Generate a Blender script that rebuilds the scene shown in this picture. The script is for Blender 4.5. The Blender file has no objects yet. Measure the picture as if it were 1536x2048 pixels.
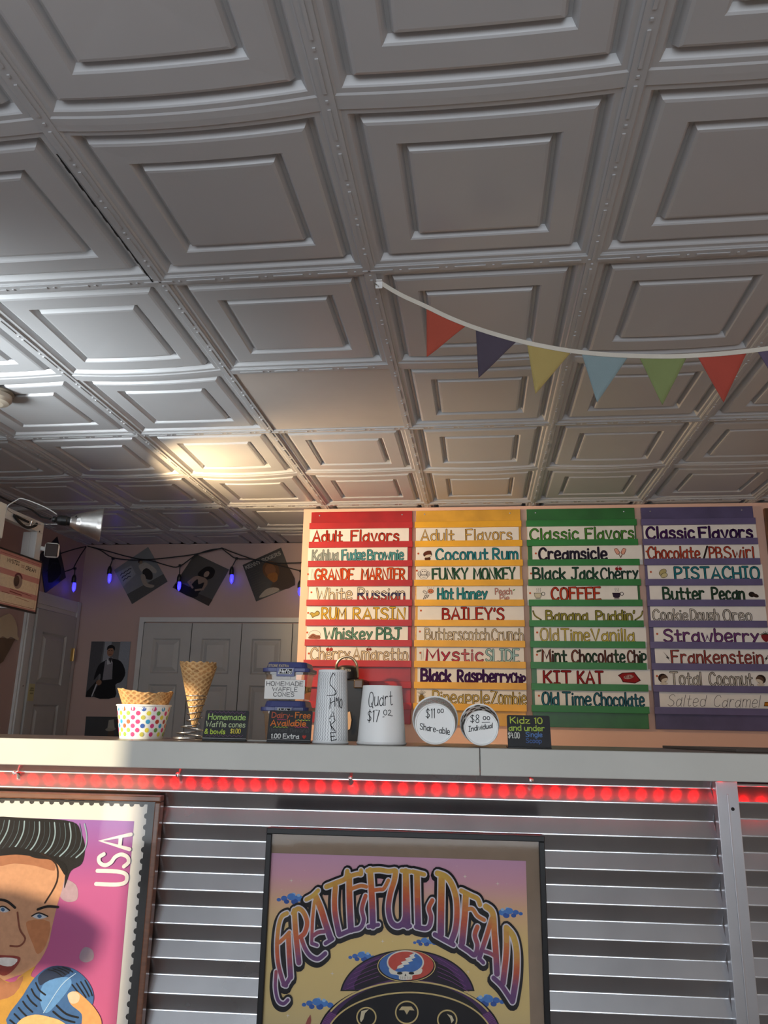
import bpy, math, random
import numpy as np
from mathutils import Vector, Matrix
random.seed(7)
SC = bpy.context.scene
COL = SC.collection

# ------------------------------------------------------------------ camera
F_PX, PITCH, YAW, ROLL = 1540.0, .259539, -.125375, .018479
CEIL = 2.44
ZC = 1.2341
def _basis():
    cy, sy, cp, sp = math.cos(YAW), math.sin(YAW), math.cos(PITCH), math.sin(PITCH)
    fw = np.array([sy*cp, cy*cp, sp]); rt = np.array([cy, -sy, 0.]); up = np.cross(rt, fw)
    c, s = math.cos(ROLL), math.sin(ROLL)
    return c*rt+s*up, -s*rt+c*up, fw
RT, UP, FW = _basis()
EYE = np.array([0, 0, ZC])
cam = bpy.data.cameras.new('camera'); cam_ob = bpy.data.objects.new('camera', cam); COL.objects.link(cam_ob)
cam.sensor_fit = 'VERTICAL'; cam.sensor_height = 24.0; cam.lens = 24.0*F_PX/2048; cam.clip_start = .02
cam_ob.matrix_world = Matrix(((RT[0], UP[0], -FW[0], 0), (RT[1], UP[1], -FW[1], 0), (RT[2], UP[2], -FW[2], ZC), (0, 0, 0, 1)))
SC.camera = cam_ob

# ------------------------------------------------------------------ light and exposure
SC.view_settings.view_transform = 'Standard'; SC.view_settings.look = 'None'
SC.view_settings.exposure = 0.0; SC.view_settings.gamma = 1.0; SC.view_settings.use_curve_mapping = False
w = bpy.data.worlds.new('world'); SC.world = w; w.use_nodes = True
w.node_tree.nodes['Background'].inputs[0].default_value = (.72, .84, 1, 1)
w.node_tree.nodes['Background'].inputs[1].default_value = 1.2
def lamp(name, kind, loc, aim, energy, color, **kw):
    l = bpy.data.lights.new(name, kind); l.energy = energy; l.color = color
    for k, v in kw.items(): setattr(l, k, v)
    o = bpy.data.objects.new(name, l); COL.objects.link(o); o.location = loc
    o.rotation_euler = (Vector(aim)).to_track_quat('-Z', 'Y').to_euler()
    return o
SUN_DIR = (.95, 1, -.25)
lamp('sun', 'SUN', (-5, -4, 4), SUN_DIR, 7.0, (1, .84, .58), angle=.012)
lamp('daylight_shop_window', 'AREA', (-.4, -2.68, 1.12), (.05, 1, .05), 74, (.91, .96, 1), shape='RECTANGLE', size=4.1, size_y=1.7)
lamp('daylight_side_window', 'AREA', (-3.06, .85, 1.45), (1.05, 1.25, .95), 15, (.9, .97, 1), shape='RECTANGLE', size=.8, size_y=.8, spread=math.radians(42))
LAMP_POS = (-1.807, 3.264, 2.0745)
lamp('clamp_lamp_bulb_light', 'SPOT', LAMP_POS, (.86, .42, .06), 125, (1, .69, .37), spot_size=math.radians(128), spot_blend=.5, shadow_soft_size=.028)

# ------------------------------------------------------------------ pixel rays onto real planes
def ray(px, py): return (px-768)/F_PX*RT-(py-1024)/F_PX*UP+FW
class Plane:
    """a plane in the room with local metric axes u (right), v (up) and a normal towards the room"""
    def __init__(s, o, n, u=None, v=(0, 0, 1)):
        s.o = np.array(o, float); s.n = np.array(n, float); s.n /= np.linalg.norm(s.n)
        s.v = np.array(v, float); s.v -= s.n*(s.v@s.n); s.v /= np.linalg.norm(s.v)
        s.u = np.cross(s.v, s.n)
    def hit(s, px, py):
        d = ray(px, py); return EYE+d*(((s.o-EYE)@s.n)/(d@s.n))
    def loc(s, px, py):
        q = s.hit(px, py)-s.o; return (q@s.u, q@s.v)
    def at(s, u, v, off=0.): return s.o+s.u*u+s.v*v+s.n*off
class Cone:
    """unrolled surface of an upright conical cup: u = arc length at mid height, v = height"""
    def __init__(s, c, r0, r1, h, ang):
        s.c = np.array(c, float); s.r0, s.r1, s.h, s.a = r0, r1, h, ang
    def at(s, u, v, off=0.):
        r = s.r0+(s.r1-s.r0)*v/s.h+off; a = s.a+u/((s.r0+s.r1)/2)
        return s.c+np.array([r*math.cos(a), r*math.sin(a), v])

# ------------------------------------------------------------------ materials
def lin(c):
    if isinstance(c, str):
        c = c.lstrip('#'); c = [int(c[i:i+2], 16)/255 for i in (0, 2, 4)]
        return tuple(x/12.92 if x <= .04045 else ((x+.055)/1.055)**2.4 for x in c)
    return tuple(c)
MATS = {}
def mat(name, col, rough=.6, metal=0., var=.06, scale=8., bump=0., bscale=60., spec=.5, emit=None, estr=0., coat=0., stretch=None):
    if name in MATS: return MATS[name]
    m = bpy.data.materials.new(name); m.use_nodes = True; nt = m.node_tree; b = nt.nodes['Principled BSDF']
    c = lin(col)
    tc = nt.nodes.new('ShaderNodeTexCoord')
    src = tc.outputs['Object']
    if stretch:
        mp = nt.nodes.new('ShaderNodeMapping'); mp.inputs['Scale'].default_value = stretch
        nt.links.new(src, mp.inputs[0]); src = mp.outputs[0]
    if var > 0:
        n = nt.nodes.new('ShaderNodeTexNoise'); n.inputs['Scale'].default_value = scale; n.inputs['Detail'].default_value = 5
        nt.links.new(src, n.inputs['Vector'])
        r = nt.nodes.new('ShaderNodeValToRGB')
        r.color_ramp.elements[0].position = .3; r.color_ramp.elements[1].position = .7
        r.color_ramp.elements[0].color = (*[max(0, x*(1-var)) for x in c], 1)
        r.color_ramp.elements[1].color = (*[min(1, x*(1+var)) for x in c], 1)
        nt.links.new(n.outputs['Fac'], r.inputs[0]); nt.links.new(r.outputs[0], b.inputs['Base Color'])
    else: b.inputs['Base Color'].default_value = (*c, 1)
    b.inputs['Roughness'].default_value = rough; b.inputs['Metallic'].default_value = metal
    b.inputs['Specular IOR Level'].default_value = spec; b.inputs['Coat Weight'].default_value = coat
    if bump > 0:
        n2 = nt.nodes.new('ShaderNodeTexNoise'); n2.inputs['Scale'].default_value = bscale; n2.inputs['Detail'].default_value = 3
        nt.links.new(src, n2.inputs['Vector'])
        bp = nt.nodes.new('ShaderNodeBump'); bp.inputs['Strength'].default_value = bump; bp.inputs['Distance'].default_value = .002
        nt.links.new(n2.outputs['Fac'], bp.inputs['Height']); nt.links.new(bp.outputs[0], b.inputs['Normal'])
    if emit:
        b.inputs['Emission Color'].default_value = (*lin(emit), 1); b.inputs['Emission Strength'].default_value = estr
    MATS[name] = m; return m
def ramp_mat(name, axis, stops, rough=.5, interp='LINEAR'):
    """printed colour gradient along one object axis (ink on paper)"""
    if name in MATS: return MATS[name]
    m = bpy.data.materials.new(name); m.use_nodes = True; nt = m.node_tree; b = nt.nodes['Principled BSDF']
    tc = nt.nodes.new('ShaderNodeTexCoord'); sp = nt.nodes.new('ShaderNodeSeparateXYZ'); nt.links.new(tc.outputs['Object'], sp.inputs[0])
    lo, hi = stops[0][0], stops[-1][0]
    mr = nt.nodes.new('ShaderNodeMapRange'); mr.inputs[1].default_value = lo; mr.inputs[2].default_value = hi
    nt.links.new(sp.outputs[axis], mr.inputs[0])
    r = nt.nodes.new('ShaderNodeValToRGB'); r.color_ramp.interpolation = interp
    while len(r.color_ramp.elements) < len(stops): r.color_ramp.elements.new(.5)
    for e, (p, c) in zip(r.color_ramp.elements, stops):
        e.position = (p-lo)/(hi-lo)
    for e, (p, c) in zip(r.color_ramp.elements, stops): e.color = (*lin(c), 1)
    nt.links.new(mr.outputs[0], r.inputs[0]); nt.links.new(r.outputs[0], b.inputs['Base Color'])
    b.inputs['Roughness'].default_value = rough
    MATS[name] = m; return m
def clear_mat(name, tint, gloss=.08, rough=.05, fres=True, base=.0):
    if name in MATS: return MATS[name]
    m = bpy.data.materials.new(name); m.use_nodes = True; nt = m.node_tree; nt.nodes.remove(nt.nodes['Principled BSDF'])
    out = nt.nodes['Material Output']
    t = nt.nodes.new('ShaderNodeBsdfTransparent'); t.inputs[0].default_value = (*lin(tint), 1)
    g = nt.nodes.new('ShaderNodeBsdfGlossy'); g.inputs['Roughness'].default_value = rough
    mx = nt.nodes.new('ShaderNodeMixShader')
    lw = nt.nodes.new('ShaderNodeLayerWeight'); lw.inputs[0].default_value = .5     # facing: symmetric for both sides of a pane
    pw_ = nt.nodes.new('ShaderNodeMath'); pw_.operation = 'POWER'; pw_.inputs[1].default_value = 5; nt.links.new(lw.outputs['Facing'], pw_.inputs[0])
    ml = nt.nodes.new('ShaderNodeMath'); ml.operation = 'MULTIPLY_ADD'; ml.inputs[1].default_value = .9; ml.inputs[2].default_value = .016+base
    nt.links.new(pw_.outputs[0], ml.inputs[0]); nt.links.new(ml.outputs[0], mx.inputs[0])
    nt.links.new(t.outputs[0], mx.inputs[1]); nt.links.new(g.outputs[0], mx.inputs[2]); nt.links.new(mx.outputs[0], out.inputs[0])
    MATS[name] = m; return m
def ink(c, rough=.75): return mat('ink_'+str(c).lstrip('#'), c, rough, var=.08, scale=90, spec=.25)

M_CEIL = mat('white_ceiling_tile', (.47, .475, .485), .34, var=.03, scale=3, bump=.06, bscale=150)
M_GRID = mat('white_grid_metal', (.46, .465, .475), .34, var=.03)
M_PLAIN = mat('plain_beige_tile', (.52, .47, .43), .55, var=.03)
M_DARK = mat('black_gap', (.01, .01, .01), .9, var=0)
M_PINK = mat('pink_wall_paint', (.43, .30, .265), .65, var=.03, scale=2, bump=.08, bscale=120)
M_PEACH = mat('peach_wall_paint', (.80, .50, .38), .6, var=.03, scale=2, bump=.08, bscale=120)
M_WHITE = mat('white_trim_paint', (.55, .545, .53), .45, var=.03)
M_DOOR = mat('white_door_paint', (.42, .415, .40), .45, var=.03)
M_FLOOR = mat('brown_floor', (.16, .145, .13), .5, var=.25, scale=3)
M_CABINET = mat('offwhite_cabinet_paint', (.78, .80, .74), .4, var=.03)
M_LEDGE = mat('cream_counter_paint', (.50, .50, .46), .5, var=.05, scale=5, bump=.12, bscale=40)
M_TOP = mat('brown_counter_top', (.15, .105, .08), .35, var=.2, scale=6)
M_BLACK = mat('black_plastic', (.012, .012, .013), .35, var=0)
M_CORD = mat('black_rubber_cord', (.01, .01, .01), .6, var=0)
M_ALU = mat('spun_aluminium', (.75, .74, .72), .28, 1., var=.08, scale=30, stretch=(1, 1, 1))
M_STEEL = mat('steel_wire', (.62, .60, .57), .25, 1., var=0)
M_PAPERW = mat('white_paper_cup', (.88, .89, .87), .45, var=.02)
M_CARD = mat('white_card', (.78, .76, .72), .6, var=.03, scale=20)
M_BRASS = mat('brass', (.55, .40, .18), .35, 1., var=0)
M_GLASS = clear_mat('picture_glass', (.97, .97, .97), rough=.04)
M_POLY = clear_mat('clear_plastic', (.80, .80, .78), rough=.15, base=.06)

# galvanised corrugated steel, with spangle
def galv():
    m = mat('galvanised_steel', (.77, .785, .81), .30, 1., var=.10, scale=7, bump=.0)
    nt = m.node_tree; b = nt.nodes['Principled BSDF']
    tc = nt.nodes.new('ShaderNodeTexCoord')
    v = nt.nodes.new('ShaderNodeTexVoronoi'); v.inputs['Scale'].default_value = 260; nt.links.new(tc.outputs['Object'], v.inputs['Vector'])
    n = nt.nodes.new('ShaderNodeTexNoise'); n.inputs['Scale'].default_value = 5; n.inputs['Detail'].default_value = 4; nt.links.new(tc.outputs['Object'], n.inputs['Vector'])
    mr = nt.nodes.new('ShaderNodeMapRange'); mr.inputs[3].default_value = .22; mr.inputs[4].default_value = .30; nt.links.new(n.outputs['Fac'], mr.inputs[0])
    nt.links.new(mr.outputs[0], b.inputs['Roughness'])
    bp = nt.nodes.new('ShaderNodeBump'); bp.inputs['Strength'].default_value = .04; bp.inputs['Distance'].default_value = .001
    nt.links.new(v.outputs['Color'], bp.inputs['Height']); nt.links.new(bp.outputs[0], b.inputs['Normal'])
    return m
M_GALV = galv()

# ------------------------------------------------------------------ mesh builder
class MB:
    def __init__(s): s.v = []; s.f = []; s.m = []; s.sm = []; s.mats = []; s.lay = 0
    def eps(s): s.lay += 1; return 1.5e-6*(s.lay % 60)
    def mi(s, m):
        if m not in s.mats: s.mats.append(m)
        return s.mats.index(m)
    def add(s, vs, fs, m, smooth=False):
        b = len(s.v); s.v += [tuple(map(float, p)) for p in vs]; k = s.mi(m)
        for f in fs: s.f.append(tuple(b+i for i in f)); s.m.append(k); s.sm.append(smooth)
    def box(s, p0, p1, m, fr=None):
        (x0, y0, z0), (x1, y1, z1) = p0, p1
        vs = [(x0, y0, z0), (x1, y0, z0), (x1, y1, z0), (x0, y1, z0), (x0, y0, z1), (x1, y0, z1), (x1, y1, z1), (x0, y1, z1)]
        if fr: vs = [fr(*p) for p in vs]
        s.add(vs, [(0, 3, 2, 1), (4, 5, 6, 7), (0, 1, 5, 4), (1, 2, 6, 5), (2, 3, 7, 6), (3, 0, 4, 7)], m)
    def poly(s, pts, m): s.add(pts, [tuple(range(len(pts)))], m)
    def plate(s, pts, nrm, t, m, mside=None):
        """extruded polygon: front at pts, thickness t behind (against nrm)"""
        n = len(pts); nrm = np.array(nrm, float); a = [np.array(p) for p in pts]; b = [p-nrm*t for p in a]
        s.add(a, [tuple(range(n))], m); s.add(b, [tuple(range(n-1, -1, -1))], mside or m)
        s.add(a+b, [(i, n+i, n+(i+1) % n, (i+1) % n) for i in range(n)], mside or m)
    def tube(s, path, r, m, n=8, caps=True, closed=False):
        P = [np.array(p, float) for p in path]; k = len(P); R = r if hasattr(r, '__len__') else [r]*k
        vs = []; fs = []; up = None
        for i, p in enumerate(P):
            t = (P[(i+1) % k]-P[i-1]) if closed else (P[min(i+1, k-1)]-P[max(i-1, 0)])
            t = t/(np.linalg.norm(t)+1e-12)
            if up is None:
                a = np.array([0, 0, 1.]) if abs(t[2]) < .9 else np.array([1., 0, 0]); up = np.cross(t, a)
            up = up-t*(up@t); up /= np.linalg.norm(up)+1e-12; w_ = np.cross(t, up)
            for j in range(n):
                th = 2*math.pi*j/n; vs.append(p+R[i]*(math.cos(th)*up+math.sin(th)*w_))
        for i in range(k if closed else k-1):
            i2 = (i+1) % k
            for j in range(n): fs.append((i*n+j, i*n+(j+1) % n, i2*n+(j+1) % n, i2*n+j))
        s.add(vs, fs, m, True)
        if caps and not closed:
            s.add(vs[:n], [tuple(range(n-1, -1, -1))], m); s.add(vs[-n:], [tuple(range(n))], m)
    def lathe(s, prof, c, m, n=40, ax=(0, 0, 1), smooth=True, mats=None):
        ax = np.array(ax, float); ax /= np.linalg.norm(ax); a = np.array([1., 0, 0]) if abs(ax[0]) < .9 else np.array([0, 1., 0])
        e1 = np.cross(ax, a); e1 /= np.linalg.norm(e1); e2 = np.cross(ax, e1); c = np.array(c, float)
        vs = []
        for r, h in prof:
            for j in range(n):
                th = 2*math.pi*j/n; vs.append(c+ax*h+r*(math.cos(th)*e1+math.sin(th)*e2))
        for i in range(len(prof)-1):
            fs = [(i*n+j, i*n+(j+1) % n, (i+1)*n+(j+1) % n, (i+1)*n+j) for j in range(n)]
            used = vs[i*n:(i+2)*n]
            s.add(used, [(f[0]-i*n, f[1]-i*n, f[2]-i*n, f[3]-i*n) for f in fs], mats[i] if mats else m, smooth)
    def ribbon(s, pts, wd, sf, off, m, closed=False):
        """flat marker stroke on surface sf"""
        k = len(pts); off = off+s.eps()
        h = wd/2; L = []; R = []
        for i in range(k):
            if closed: a, b = pts[i-1], pts[(i+1) % k]
            else: a, b = pts[max(i-1, 0)], pts[min(i+1, k-1)]
            t = (b[0]-a[0], b[1]-a[1]); l = math.hypot(*t) or 1; nx, ny = -t[1]/l*h, t[0]/l*h
            sc = 1.
            if 0 < i < k-1 or closed:
                p, q = pts[i-1], pts[(i+1) % k]
                t1 = (pts[i][0]-p[0], pts[i][1]-p[1]); l1 = math.hypot(*t1) or 1
                cs = abs((-t1[1]*nx+t1[0]*ny)/l1/h); sc = min(1.35, 1/max(cs, .5))
            L.append((pts[i][0]+nx*sc, pts[i][1]+ny*sc)); R.append((pts[i][0]-nx*sc, pts[i][1]-ny*sc))
        vs = [sf.at(*p, off) for p in L]+[sf.at(*p, off) for p in R]
        s.add(vs, [(i, k+i, k+(i+1) % k, (i+1) % k) for i in range(k if closed else k-1)], m)
        if not closed:
            for (c, a, b) in ((pts[0], L[0], R[0]), (pts[-1], R[-1], L[-1])):
                a0 = math.atan2(a[1]-c[1], a[0]-c[0])
                arc = [(c[0]+h*math.cos(a0+math.pi*q/5), c[1]+h*math.sin(a0+math.pi*q/5)) for q in range(6)]
                s.add([sf.at(*p, off) for p in arc], [tuple(range(6))], m)
    def dot(s, c, r, sf, off, m, ry=None, n=14, rot=0):
        off = off+s.eps(); ry = ry or r; cr, sr = math.cos(rot), math.sin(rot)
        q = []
        for i in range(n):
            a = 2*math.pi*i/n; x, y = r*math.cos(a), ry*math.sin(a); q.append((c[0]+x*cr-y*sr, c[1]+x*sr+y*cr))
        s.add([sf.at(*p, off) for p in q], [tuple(range(n))], m)
    def shape(s, pts, sf, off, m, n=0):
        off = off+s.eps()
        if n: pts = smooth(pts, n, True)
        s.add([sf.at(*p, off) for p in pts], [tuple(range(len(pts)))], m)
def smooth(p, n=4, closed=False):
    if len(p) < 3: return list(p)
    out = []; k = len(p)
    for i in range(k if closed else k-1):
        if closed: a, b, c, d = p[i-1], p[i], p[(i+1) % k], p[(i+2) % k]
        else: a, b, c, d = p[max(i-1, 0)], p[i], p[i+1], p[min(i+2, k-1)]
        for q in range(n):
            t = q/n
            out.append(tuple(.5*(2*b[j]+(c[j]-a[j])*t+(2*a[j]-5*b[j]+4*c[j]-d[j])*t*t+(3*b[j]-a[j]-3*c[j]+d[j])*t**3) for j in range(len(b))))
    if not closed: out.append(tuple(p[-1]))
    return out

def obj(name, mb, parent=None, loc=None, label=None, bevel=0., recalc=True):
    me = bpy.data.meshes.new(name)
    base = np.array(parent.location if parent else (loc if loc is not None else (0, 0, 0)))
    if parent and parent.parent: base = np.array(parent.parent.location)
    me.from_pydata([tuple(np.array(v)-base) for v in mb.v], [], mb.f)
    for m in mb.mats: me.materials.append(m)
    me.polygons.foreach_set('material_index', mb.m); me.polygons.foreach_set('use_smooth', mb.sm)
    me.update()
    o = bpy.data.objects.new(name, me); COL.objects.link(o)
    if parent: o.parent = parent
    else: o.location = base
    if label: o['label'] = label
    if bevel:
        b = o.modifiers.new('bevel', 'BEVEL'); b.width = bevel; b.segments = 2; b.limit_method = 'ANGLE'; b.angle_limit = .7
    return o
def tag(o, label, cat, group=None):
    o['label'] = label; o['category'] = cat
    if group: o['group'] = group
    return o
def thing(name, label, cat, loc, group=None):
    o = bpy.data.objects.new(name, None); COL.objects.link(o); o.location = tuple(map(float, loc)); o.empty_display_size = .05
    return tag(o, label, cat, group)
def struct(o): o['kind'] = 'structure'; return o

# ------------------------------------------------------------------ hand lettering (single stroke letters drawn as marker ribbons)
def _g(w_, *st):
    out = []
    for kind, *c in st:
        p = [(c[i], c[i+1]) for i in range(0, len(c), 2)]
        out.append(smooth(p, 4) if kind == 'S' else p)
    return (w_, out)
G = {
 'A': _g(.70, ('L', 0, 0, .35, 1, .70, 0), ('L', .13, .34, .57, .34)),
 'B': _g(.60, ('L', 0, 0, 0, 1), ('S', 0, 1, .38, .97, .50, .78, .38, .58, 0, .53), ('S', 0, .53, .45, .5, .60, .28, .45, .04, 0, 0)),
 'C': _g(.62, ('S', .60, .80, .44, .98, .22, .95, .04, .72, 0, .42, .10, .12, .32, 0, .50, .03, .62, .16)),
 'D': _g(.62, ('L', 0, 0, 0, 1), ('S', 0, 1, .36, .94, .60, .70, .60, .32, .36, .05, 0, 0)),
 'E': _g(.55, ('L', .55, 1, 0, 1, 0, 0, .55, 0), ('L', 0, .52, .44, .52)),
 'F': _g(.55, ('L', .55, 1, 0, 1, 0, 0), ('L', 0, .54, .42, .54)),
 'G': _g(.66, ('S', .62, .82, .44, .99, .2, .94, .03, .7, 0, .4, .1, .1, .34, 0, .55, .06, .66, .22), ('L', .38, .42, .66, .42, .66, .1)),
 'H': _g(.58, ('L', 0, 0, 0, 1), ('L', .58, 0, .58, 1), ('L', 0, .5, .58, .5)),
 'I': _g(.40, ('L', .2, 0, .2, 1), ('L', 0, 1, .4, 1), ('L', 0, 0, .4, 0)),
 'J': _g(.62, ('S', .42, 1, .42, .3, .34, .06, .16, 0, 0, .16), ('L', .14, 1, .66, 1)),
 'K': _g(.58, ('L', 0, 0, 0, 1), ('L', .55, 1, 0, .44), ('L', .16, .58, .58, 0)),
 'L': _g(.52, ('L', 0, 1, 0, 0, .52, 0)),
 'M': _g(.78, ('L', 0, 0, .06, 1, .39, .3, .72, 1, .78, 0)),
 'N': _g(.60, ('L', 0, 0, 0, 1, .60, 0, .60, 1)),
 'O': _g(.66, ('S', .33, 1, .1, .9, 0, .5, .1, .1, .33, 0, .56, .1, .66, .5, .56, .9, .33, 1)),
 'P': _g(.54, ('L', 0, 0, 0, 1), ('S', 0, 1, .38, .97, .54, .76, .4, .52, 0, .45)),
 'Q': _g(.66, ('S', .33, 1, .1, .9, 0, .5, .1, .1, .33, 0, .56, .1, .66, .5, .56, .9, .33, 1), ('L', .4, .25, .68, -.1)),
 'R': _g(.60, ('L', 0, 0, 0, 1), ('S', 0, 1, .38, .97, .52, .77, .4, .54, 0, .48), ('L', .2, .48, .60, 0)),
 'S': _g(.56, ('S', .54, .84, .38, .99, .14, .95, .03, .76, .16, .58, .42, .46, .55, .26, .44, .05, .2, 0, 0, .14)),
 'T': _g(.64, ('L', 0, 1, .64, 1), ('L', .32, 1, .32, 0)),
 'U': _g(.60, ('S', 0, 1, 0, .35, .1, .06, .3, 0, .5, .06, .60, .35, .60, 1)),
 'V': _g(.64, ('L', 0, 1, .32, 0, .64, 1)),
 'W': _g(.90, ('L', 0, 1, .22, 0, .45, .7, .68, 0, .90, 1)),
 'X': _g(.60, ('L', 0, 0, .6, 1), ('L', 0, 1, .6, 0)),
 'Y': _g(.62, ('L', 0, 1, .31, .48, .62, 1), ('L', .31, .48, .31, 0)),
 'Z': _g(.62, ('L', 0, 1, .6, 1, 0, 0, .62, 0)),
 'a': _g(.50, ('S', .44, .44, .30, .55, .12, .51, 0, .29, .07, .06, .21, 0, .36, .08, .44, .24), ('L', .46, .68, .46, .06, .56, 0)),
 'b': _g(.48, ('L', 0, 1, 0, 0), ('S', 0, .46, .2, .64, .42, .55, .48, .32, .4, .08, .2, 0, 0, .12)),
 'c': _g(.43, ('S', .42, .53, .25, .65, .08, .55, 0, .32, .08, .07, .25, 0, .43, .1)),
 'd': _g(.48, ('L', .48, 1, .48, 0), ('S', .48, .46, .28, .64, .06, .55, 0, .32, .08, .08, .28, 0, .48, .12)),
 'e': _g(.46, ('S', .03, .32, .28, .33, .45, .38, .4, .57, .22, .65, .05, .52, 0, .3, .08, .06, .26, 0, .46, .1)),
 'f': _g(.40, ('S', .42, .93, .28, 1, .17, .88, .15, .7, .15, .4, .15, 0), ('L', 0, .6, .36, .6)),
 'g': _g(.48, ('S', .46, .5, .3, .65, .1, .58, 0, .34, .08, .1, .25, .04, .40, .12, .47, .28), ('S', .48, .64, .48, .2, .46, -.12, .3, -.26, .06, -.2)),
 'h': _g(.44, ('L', 0, 1, 0, 0), ('S', 0, .42, .15, .6, .32, .63, .43, .48, .44, .2, .44, 0)),
 'i': _g(.06, ('L', .03, .62, .03, 0), ('L', .03, .86, .035, .89)),
 'j': _g(.20, ('S', .18, .62, .18, .1, .16, -.16, 0, -.24), ('L', .18, .86, .185, .89)),
 'k': _g(.46, ('L', 0, 1, 0, 0), ('L', .42, .64, 0, .28), ('L', .14, .38, .46, 0)),
 'l': _g(.06, ('L', .03, 1, .03, 0)),
 'm': _g(.72, ('L', 0, .64, 0, 0), ('S', 0, .44, .12, .61, .26, .62, .36, .48, .36, .2, .36, 0), ('S', .36, .44, .48, .61, .62, .62, .72, .48, .72, .2, .72, 0)),
 'n': _g(.44, ('L', 0, .64, 0, 0), ('S', 0, .42, .15, .6, .32, .63, .43, .48, .44, .2, .44, 0)),
 'o': _g(.48, ('S', .24, .65, .07, .57, 0, .32, .07, .08, .24, 0, .41, .08, .48, .32, .41, .57, .24, .65)),
 'p': _g(.48, ('L', 0, .64, 0, -.3), ('S', 0, .46, .2, .64, .42, .55, .48, .32, .4, .08, .2, 0, 0, .12)),
 'q': _g(.48, ('L', .48, .64, .48, -.3), ('S', .48, .46, .28, .64, .06, .55, 0, .32, .08, .08, .28, 0, .48, .12)),
 'r': _g(.36, ('L', 0, .64, 0, 0), ('S', 0, .4, .1, .58, .24, .64, .36, .58)),
 's': _g(.40, ('S', .39, .54, .25, .65, .07, .58, .06, .42, .22, .34, .38, .24, .36, .06, .18, 0, 0, .09)),
 't': _g(.40, ('S', .18, .95, .18, .4, .2, .08, .3, 0, .42, .06), ('L', 0, .62, .40, .62)),
 'u': _g(.46, ('S', 0, .64, 0, .25, .08, .03, .24, 0, .38, .1, .46, .26), ('L', .46, .64, .46, 0)),
 'v': _g(.46, ('L', 0, .64, .23, 0, .46, .64)),
 'w': _g(.68, ('L', 0, .64, .17, 0, .34, .5, .51, 0, .68, .64)),
 'x': _g(.44, ('L', 0, 0, .44, .64), ('L', 0, .64, .44, 0)),
 'y': _g(.46, ('L', 0, .64, .24, .06), ('L', .46, .64, .12, -.28)),
 'z': _g(.44, ('L', 0, .64, .42, .64, 0, 0, .44, 0)),
 '0': _g(.50, ('S', .25, 1, .07, .88, 0, .5, .07, .12, .25, 0, .43, .12, .5, .5, .43, .88, .25, 1)),
 '1': _g(.14, ('L', 0, .84, .12, 1, .12, 0)),
 '2': _g(.50, ('S', .02, .8, .18, .99, .42, .92, .46, .7, .3, .4, 0, 0), ('L', 0, 0, .5, 0)),
 '4': _g(.50, ('L', .1, 1, 0, .42, .5, .42), ('L', .38, .8, .38, 0)),
 '7': _g(.46, ('L', 0, 1, .46, 1, .14, 0)),
 '8': _g(.46, ('S', .44, .84, .26, 1, .06, .86, .12, .6, .4, .36, .42, .1, .22, 0, .03, .12, .08, .38, .36, .6, .44, .84)),
 '3': _g(.46, ('S', .02, .88, .22, 1, .43, .86, .36, .6, .16, .54, .4, .46, .46, .2, .28, 0, 0, .1)),
 '6': _g(.46, ('S', .4, .96, .12, .7, 0, .3, .14, .02, .36, .04, .46, .26, .3, .46, .03, .32)),
 '9': _g(.46, ('S', .44, .7, .26, .5, .04, .62, .06, .9, .28, 1, .44, .86, .44, .5, .36, 0)),
 '$': _g(.50, ('S', .48, .8, .32, .9, .1, .84, .05, .68, .25, .5, .47, .34, .42, .14, .2, .08, 0, .18), ('L', .25, 1.05, .25, -.06)),
 '.': _g(.06, ('L', .03, 0, .035, .03)), ',': _g(.08, ('L', .06, .08, 0, -.12)),
 "'": _g(.08, ('L', .06, 1, .02, .8)), '/': _g(.44, ('L', 0, -.05, .44, 1.05)), '-': _g(.34, ('L', 0, .34, .34, .34)),
 '&': _g(.60, ('S', .55, 0, .2, .5, .12, .8, .28, .98, .42, .8, .3, .58, .03, .36, .06, .08, .28, 0, .5, .2, .56, .4)),
 '(': _g(.18, ('S', .18, 1.05, .04, .7, .04, .3, .18, -.08)), ')': _g(.18, ('S', 0, 1.05, .14, .7, .14, .3, 0, -.08)),
 ' ': (.34, []),
}
def layout(text, gap=.2):
    x = 0; out = []
    for ch in text:
        wd, st = G[ch]
        out.append((ch, x, wd, st)); x += wd+(gap if ch != ' ' else .02)
    return out, x-gap
def strokes(text, u0, u1, v0, H, gap=.2, jit=.0, slant=0., rise=0., flat=False):
    """letters of text as 2D polylines filling u0..u1 on baseline v0 with cap height H"""
    lay, W = layout(text, gap); sx = (u1-u0)/W; res = []
    for ch, x, wd, st in lay:
        dv = random.uniform(-jit, jit)*H; hs = 1+random.uniform(-jit, jit)
        if flat and ch in 'gpqyj': st = [[(a, (q+.30)*.74) for a, q in p] for p in st]
        elif flat and ch in 'acemnorsuvwxz': st = [[(a, q*1.09) for a, q in p] for p in st]
        for p in st:
            res.append((ch, [(u0+(x+a)*sx+slant*b*H, v0+dv+b*H*hs+rise*((x+a)*sx)) for a, b in p]))
    return res
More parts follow.
